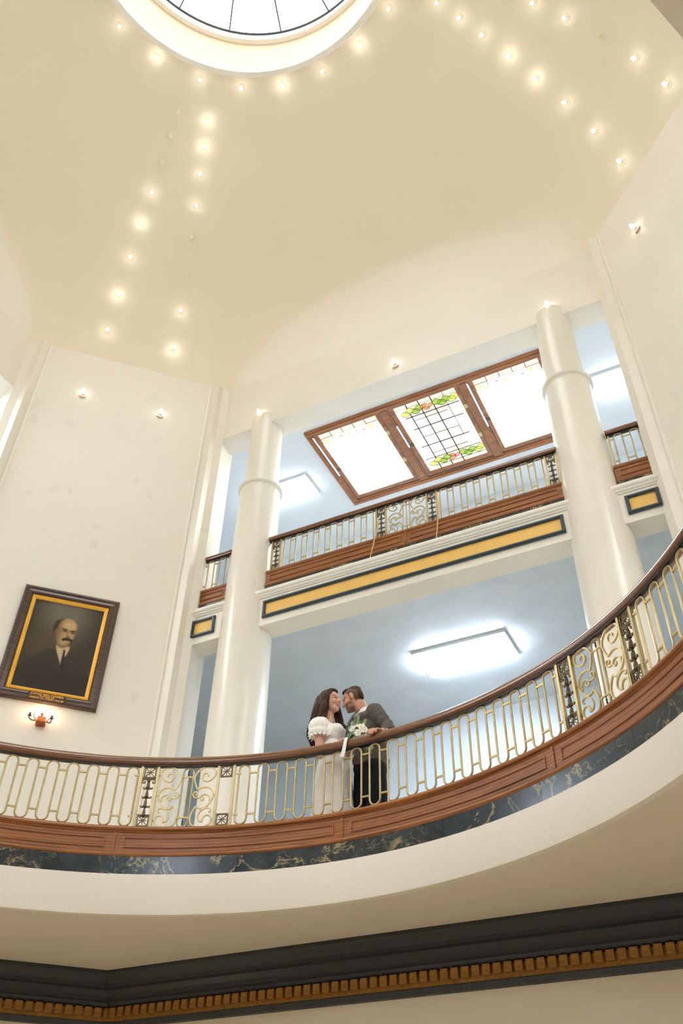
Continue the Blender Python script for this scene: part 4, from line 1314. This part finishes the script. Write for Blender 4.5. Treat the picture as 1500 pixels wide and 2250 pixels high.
# ---------------------------------------------------------------- groom
groom = thing('person', (.03, 4.15, Z_F2), 'bearded man in a grey suit jacket and navy trousers with one hand on the rail', 'person')
FG = frame_of((-.118, 4.09, 5.814), (-.93, -.14, -.33), (-.33, 0, .94))
b = Blob(); head(b, FG, True)
b.cap((-.055, 4.10, 5.745), (-.01, 4.14, 5.62), .06, .064)
b.ell((.02, 4.15, 5.58), (.13, .16, .075)); b.ell((.03, 4.15, 5.42), (.13, .15, .17)); b.ell((.03, 4.15, 5.16), (.13, .14, .13))
b.ell((.257, 3.812, 5.278), (.046, .042, .017))          # left hand on the rail
b.cap((.268, 3.935, 5.335), (.262, 3.85, 5.287), .03, .026)
fingers(b, (.256, 3.774, 5.270), (1, .06, .0), (-.16, -1, -.05), (-.06, -.02, -1), lens=(.072, .086, .084, .068), r=.0100, curl=1.15, spread=.0228)
b.chain([(.222, 3.83, 5.274), (.196, 3.80, 5.266), (.182, 3.772, 5.258)], [.0125, .011, .009])
b.chain([(-.06, 4.20, 5.33), (-.10, 4.17, 5.33)], [.03, .028]); b.ell((-.13, 4.15, 5.325), (.04, .035, .03))
fingers(b, (-.15, 4.13, 5.325), (0, .2, 1), (-.8, -.5, 0), (.4, -.6, 0), r=.0088, curl=.9, spread=.018)
b.chain([(-.12, 4.13, 5.345), (-.135, 4.105, 5.35), (-.15, 4.09, 5.348)], [.011, .01, .0085])
for s_ in (-1, 1):
    y = 4.15 + .055 * s_; x = .025 + .09 * (-s_)
    b.chain([(x * .6 + .012, y, 5.08), (x, y, 4.7), (x, y, 4.27)], [.085, .06, .045]); b.cap((x + .02, y, 4.225), (x - .12, y - .05, 4.218), .036, .03)
me = b.done('body', .0055, 3)
tint(me, head_tint(FG, True, (206, 150, 124), (170, 92, 80), (64, 44, 34), (62, 44, 35)))
link('body', me, 'skin', groom)
# short hair swept up at the front
b = Blob(); R3 = FG.to_3x3().to_4x4()
def HG(c, r): b.ell(tuple(FG @ Vector(c)), r, R3)
HG((-.034, 0, .062), (.080, .067, .064)); HG((.024, 0, .100), (.048, .052, .024)); HG((.054, 0, .101), (.02, .040, .014)); HG((-.078, 0, .022), (.037, .06, .062))
me = b.done('hair', .0055, 3)
def gtint(co):
    s_ = .5 + .5 * math.sin(co.x * 260 + co.y * 190 + co.z * 120)
    return mixc((52, 37, 29), (86, 63, 48), s_)
tint(me, gtint); link('hair', me, 'hair', groom)
# trousers and shoes
b = Blob()
b.ell((.03, 4.15, 5.12), (.155, .15, .12))
for s_ in (-1, 1):
    y = 4.15 + .055 * s_; x = .025 + .09 * (-s_)
    b.chain([(x * .7 + .008, y, 5.08), (x, y, 4.75), (x, y, 4.31)], [.112, .094, .08])
link('trousers', b.done('trousers', .008, 14), 'trouser_navy', groom)
for s_ in (-1, 1):
    y = 4.15 + .055 * s_; x = .025 + .09 * (-s_)
    b = Blob(); b.ell((x - .03, y - .02, 4.225), (.13, .05, .033)); b.ell((x + .04, y, 4.25), (.06, .045, .05))
    m_ = MB().box(x - .15, x + .1, y - .065, y + .045, 4.192, 4.2); b.m.add(m_.v, m_.f)
    link('shoe', b.done('shoe', .006, 3), 'shoe_black', groom)
# shirt with collar, tie
b = Blob()
b.ell((.0, 4.15, 5.575), (.125, .15, .085)); b.ell((.01, 4.15, 5.40), (.138, .152, .17))
sh = link('shirt', b.done('shirt', .008, 4), 'shirt_white', groom)
cl = MB(); n = 36
for q, (r, z) in enumerate(((.072, 5.625), (.072, 5.678), (.078, 5.682), (.088, 5.632))):
    for i in range(n):
        a = 2 * PI * i / n
        dz = .03 * math.cos(a)      # higher at the nape
        cl.v.append((-.018 + r * math.cos(a) + .012, 4.135 + r * math.sin(a), z + dz))
for q in range(3):
    for i in range(n): cl.f.append((q * n + i, q * n + (i + 1) % n, (q + 1) * n + (i + 1) % n, (q + 1) * n + i))
cl.build('collar', 'shirt_white', sh, smooth=50)
tie = [(-.098, 4.075, 5.605), (-.128, 4.045, 5.57), (-.140, 4.03, 5.50), (-.146, 4.02, 5.42), (-.142, 4.02, 5.34)]
MB().tube(catmull(tie, 3), .052, .014, up=(-.8, -.6, .1), taper=[.62, .72, .8, .85, .88, .9, .93, .95, .97, 1, 1, 1, .9]).build('tie', 'tie_navy', sh, smooth=40)
# jacket: torso shell and both sleeves
b = Blob()
b.ell((.035, 4.155, 5.565), (.135, .185, .085)); b.ell((.045, 4.16, 5.45), (.158, .185, .16)); b.ell((.038, 4.15, 5.28), (.160, .172, .15)); b.ell((.036, 4.15, 5.19), (.168, .172, .09)); b.ell((.045, 4.15, 5.13), (.160, .165, .06))
b.cap((.0, 4.15, 5.64), (.06, 4.16, 5.60), .07, .10)
b.ell((.118, 4.045, 5.61), (.075, .078, .078)); b.ell((-.01, 4.30, 5.59), (.08, .075, .09))
b.chain([(.14, 4.03, 5.60), (.205, 4.02, 5.50), (.272, 4.01, 5.405)], [.076, .068, .058])
b.chain([(.272, 4.01, 5.405), (.282, 3.97, 5.375), (.272, 3.935, 5.345)], [.058, .05, .042])
b.chain([(-.02, 4.31, 5.58), (.02, 4.33, 5.45), (.02, 4.30, 5.34)], [.075, .068, .056]); b.chain([(.02, 4.30, 5.34), (-.05, 4.22, 5.33)], [.055, .042])
me = b.done('jacket', .0072, 22)
for v in me.vertices:       # sleeve creases
    p = v.co
    if p.x > .15 and p.y < 4.1 and p.z > 5.33:
        s_ = (p.x - .14) * .55 - (p.z - 5.6) * .8
        v.co = p + v.normal * (.003 * math.sin(s_ * 95 + p.y * 30) * sm(5.62, 5.52, p.z))
jk = link('jacket', me, 'suit_grey', groom)
# lapels: raised folds lying on the chest, turned toward the viewer's left
def ribbon(pts, ws, nrm, th, name, m, par):
    mb = MB(); nv = []
    for i, (p, (wl, wr)) in enumerate(zip(pts, ws)):
        p = Vector(p); t = (Vector(pts[min(i + 1, len(pts) - 1)]) - Vector(pts[max(i - 1, 0)])).normalized()
        nn = Vector(nrm).normalized(); sdv = t.cross(nn).normalized()
        nv += [p + sdv * wl, p + sdv * wr, p + sdv * wr + nn * th, p + sdv * wl + nn * th]
    fs = []
    for i in range(len(pts) - 1):
        for q in range(4): fs.append((i * 4 + q, i * 4 + (q + 1) % 4, (i + 1) * 4 + (q + 1) % 4, (i + 1) * 4 + q))
    fs += [(0, 1, 2, 3), tuple(len(nv) - 4 + q for q in range(4))]
    return mb.add(nv, fs).build(name, m, par)
mat('lapel_grey', (82, 79, 74), 0.8, spec=0.2, bump=0.1, bscale=120)
ribbon([(-.030, 4.045, 5.665), (-.062, 4.008, 5.60), (-.088, 3.985, 5.52), (-.104, 3.975, 5.43), (-.108, 3.975, 5.36)], [(-.012, .022), (-.014, .034), (-.014, .04), (-.012, .026), (-.006, .008)], (-.55, -.83, .1), .007, 'lapel', 'lapel_grey', jk)
MB().ball((-.085, 3.972, 5.26), (.009, .006, .009), 10, 6).build('button', 'button', jk)
ribbon([(.278, 3.925, 5.338), (.27, 3.912, 5.326)], [(-.035, .035), (-.034, .034)], (0, -.5, .85), .006, 'shirt_cuff', 'shirt_white', sh)

# ---------------------------------------------------------------- bouquet
mat('petal', (244, 242, 228), 0.6, spec=0.3)
mat('petal_heart', (214, 210, 140), 0.6)
mat('leaf_green', (74, 116, 52), 0.45, var=0.2, vscale=30)
mat('leaf_light', (142, 172, 96), 0.5, var=0.15, vscale=30)
mat('leaf_dark', (40, 82, 34), 0.35, var=0.15, vscale=30)
mat('ribbon_white', (240, 238, 234), 0.5)
bq = thing('bouquet', (.04, 3.875, 5.245), 'bouquet of white blossoms and green leaves resting behind the rail', 'bouquet')
def leafm(p0, p1, w, nrm, m, nm='leaf', seg=6, bend=.012):
    p0 = Vector(p0); p1 = Vector(p1); t = (p1 - p0); nn = Vector(nrm).normalized(); sdv = t.cross(nn).normalized()
    mb = MB(); vs = []
    for i in range(seg + 1):
        k = i / seg; wd = w * math.sin(PI * min(1, k * .92 + .06)) ** .8 * .5
        c = p0 + t * k + nn * (bend * math.sin(PI * k))
        vs += [c - sdv * wd, c + nn * (-.15 * wd), c + sdv * wd, c + nn * (-.15 * wd - .0025)]
    fs = []
    for i in range(seg):
        a = i * 4; b_ = a + 4
        for q in range(4): fs.append((a + q, a + (q + 1) % 4, b_ + (q + 1) % 4, b_ + q))
    fs += [(0, 1, 2, 3), tuple(seg * 4 + q for q in range(4))]
    return mb.add(vs, fs).build(nm, m, bq, smooth=60)
def blossom(c, r, nrm, npet=6):
    c = Vector(c); nn = Vector(nrm).normalized(); q = nn.to_track_quat('Z', 'Y').to_matrix().to_4x4()
    mb = MB()
    for ringi, (k, tilt, n) in enumerate(((1.0, .55, npet), (.62, 1.0, npet - 1))):
        for i in range(n):
            a = 2 * PI * (i + .5 * ringi) / n
            M = Matrix.Rotation(a, 4, 'Z') @ Matrix.Translation((r * .5 * k * math.cos(tilt), 0, r * .5 * k * math.sin(tilt) - r * .15)) @ Matrix.Rotation(-tilt, 4, 'Y')
            mb.ball(tuple(c), (r * .52 * k, r * .34 * k, r * .08), 8, 5, q @ M) if False else None
            vs = MB().ball((0, 0, 0), (r * .52 * k, r * .36 * k, r * .09), 8, 5)
            mb.add([Matrix.Translation(c) @ q @ M @ Vector(v) for v in vs.v], vs.f)
    o = mb.build('blossom', 'petal', bq, smooth=True)
    MB().ball(tuple(c + nn * r * .12), r * .16, 8, 6).build('blossom_heart', 'petal_heart', o, smooth=True)
for c, r, nn in (((-.002, 3.865, 5.372), .042, (-.2, -.9, .2)), ((.042, 3.87, 5.395), .034, (0, -.7, .6)), ((.082, 3.865, 5.375), .042, (.2, -.9, .3)), ((.06, 3.85, 5.318), .044, (0, -1, 0)), ((.112, 3.86, 5.335), .040, (.3, -.9, .1)), ((.03, 3.868, 5.335), .036, (-.1, -1, .1)), ((.128, 3.882, 5.298), .036, (.4, -.8, -.1)), ((.082, 3.882, 5.288), .036, (0, -1, -.3)), ((.115, 3.895, 5.195), .034, (.2, -1, -.4)), ((.155, 3.895, 5.185), .028, (.3, -.8, -.4))):
    blossom(c, r, nn)
leafm((-.005, 3.86, 5.36), (-.045, 3.845, 5.265), .075, (-.4, -.9, .1), 'leaf_green')
leafm((.01, 3.855, 5.32), (-.015, 3.84, 5.262), .06, (-.1, -1, .1), 'leaf_dark')
leafm((.015, 3.87, 5.38), (.0, 3.875, 5.455), .03, (-.3, -.9, 0), 'leaf_green')
leafm((.03, 3.885, 5.39), (.022, 3.89, 5.44), .026, (0, -1, 0), 'leaf_light')
leafm((-.03, 3.87, 5.35), (-.045, 3.875, 5.42), .02, (-.3, -.9, 0), 'leaf_light')
leafm((.1, 3.89, 5.20), (.04, 3.885, 5.165), .032, (0, -1, .2), 'leaf_light')
leafm((.12, 3.89, 5.19), (.19, 3.885, 5.20), .03, (0, -1, .2), 'leaf_green')
leafm((.13, 3.89, 5.17), (.175, 3.885, 5.115), .02, (0, -1, .2), 'leaf_light')
leafm((.09, 3.89, 5.18), (.07, 3.885, 5.13), .022, (0, -1, .2), 'leaf_green')
for p0, p1, n in (((.03, 3.885, 5.40), (.042, 3.88, 5.50), 7), ((.085, 3.875, 5.385), (.115, 3.87, 5.44), 5), ((.12, 3.87, 5.32), (.185, 3.865, 5.335), 6), ((.125, 3.875, 5.30), (.175, 3.87, 5.30), 5)):
    p0 = Vector(p0); p1 = Vector(p1)
    MB().tube([p0, p1], .004, n=5).build('stem', 'leaf_light', bq)
    for i in range(n):
        c = p0.lerp(p1, (i + .6) / n); t = (p1 - p0).normalized(); s_ = Vector((t.z, 0, -t.x))
        for sg in (-1, 1):
            leafm(c, c + t * .018 + s_ * (sg * .017 * (1.15 - i / n * .6)), .010, (0, -1, .1), 'leaf_light', 'leaflet', 3, .002)
for k in range(5):
    MB().tube([(.03 + .012 * k, 3.885, 5.33), (.055 + .01 * k, 3.885, 5.22), (.08 + .012 * k, 3.89, 5.10)], .006, n=5).build('stem', 'leaf_green', bq)
# white ribbon hanging over the rail
rb = MB(); pts = catmull([(-.012, 3.845, 5.272), (-.008, 3.80, 5.255), (-.006, 3.752, 5.242), (-.010, 3.733, 5.20), (-.018, 3.731, 5.145), (-.030, 3.731, 5.095), (-.042, 3.733, 5.06)], 4)
for i, p in enumerate(pts):
    w = .014 + .006 * sm(.3, 1, i / len(pts)); dz = -.006
    rb.v += [(p[0] - w, p[1], p[2] + .003), (p[0] + w, p[1] - .001, p[2] + dz * .5), (p[0] + w, p[1] - .0025, p[2] + dz * .5), (p[0] - w, p[1] - .0015, p[2] + .003)]
for i in range(len(pts) - 1):
    for q in range(4): rb.f.append((i * 4 + q, i * 4 + (q + 1) % 4, i * 4 + 4 + (q + 1) % 4, i * 4 + 4 + q))
rb.f += [(0, 1, 2, 3), tuple(len(pts) * 4 - 4 + q for q in range(4))]
rb.build('ribbon', 'ribbon_white', bq, smooth=50)
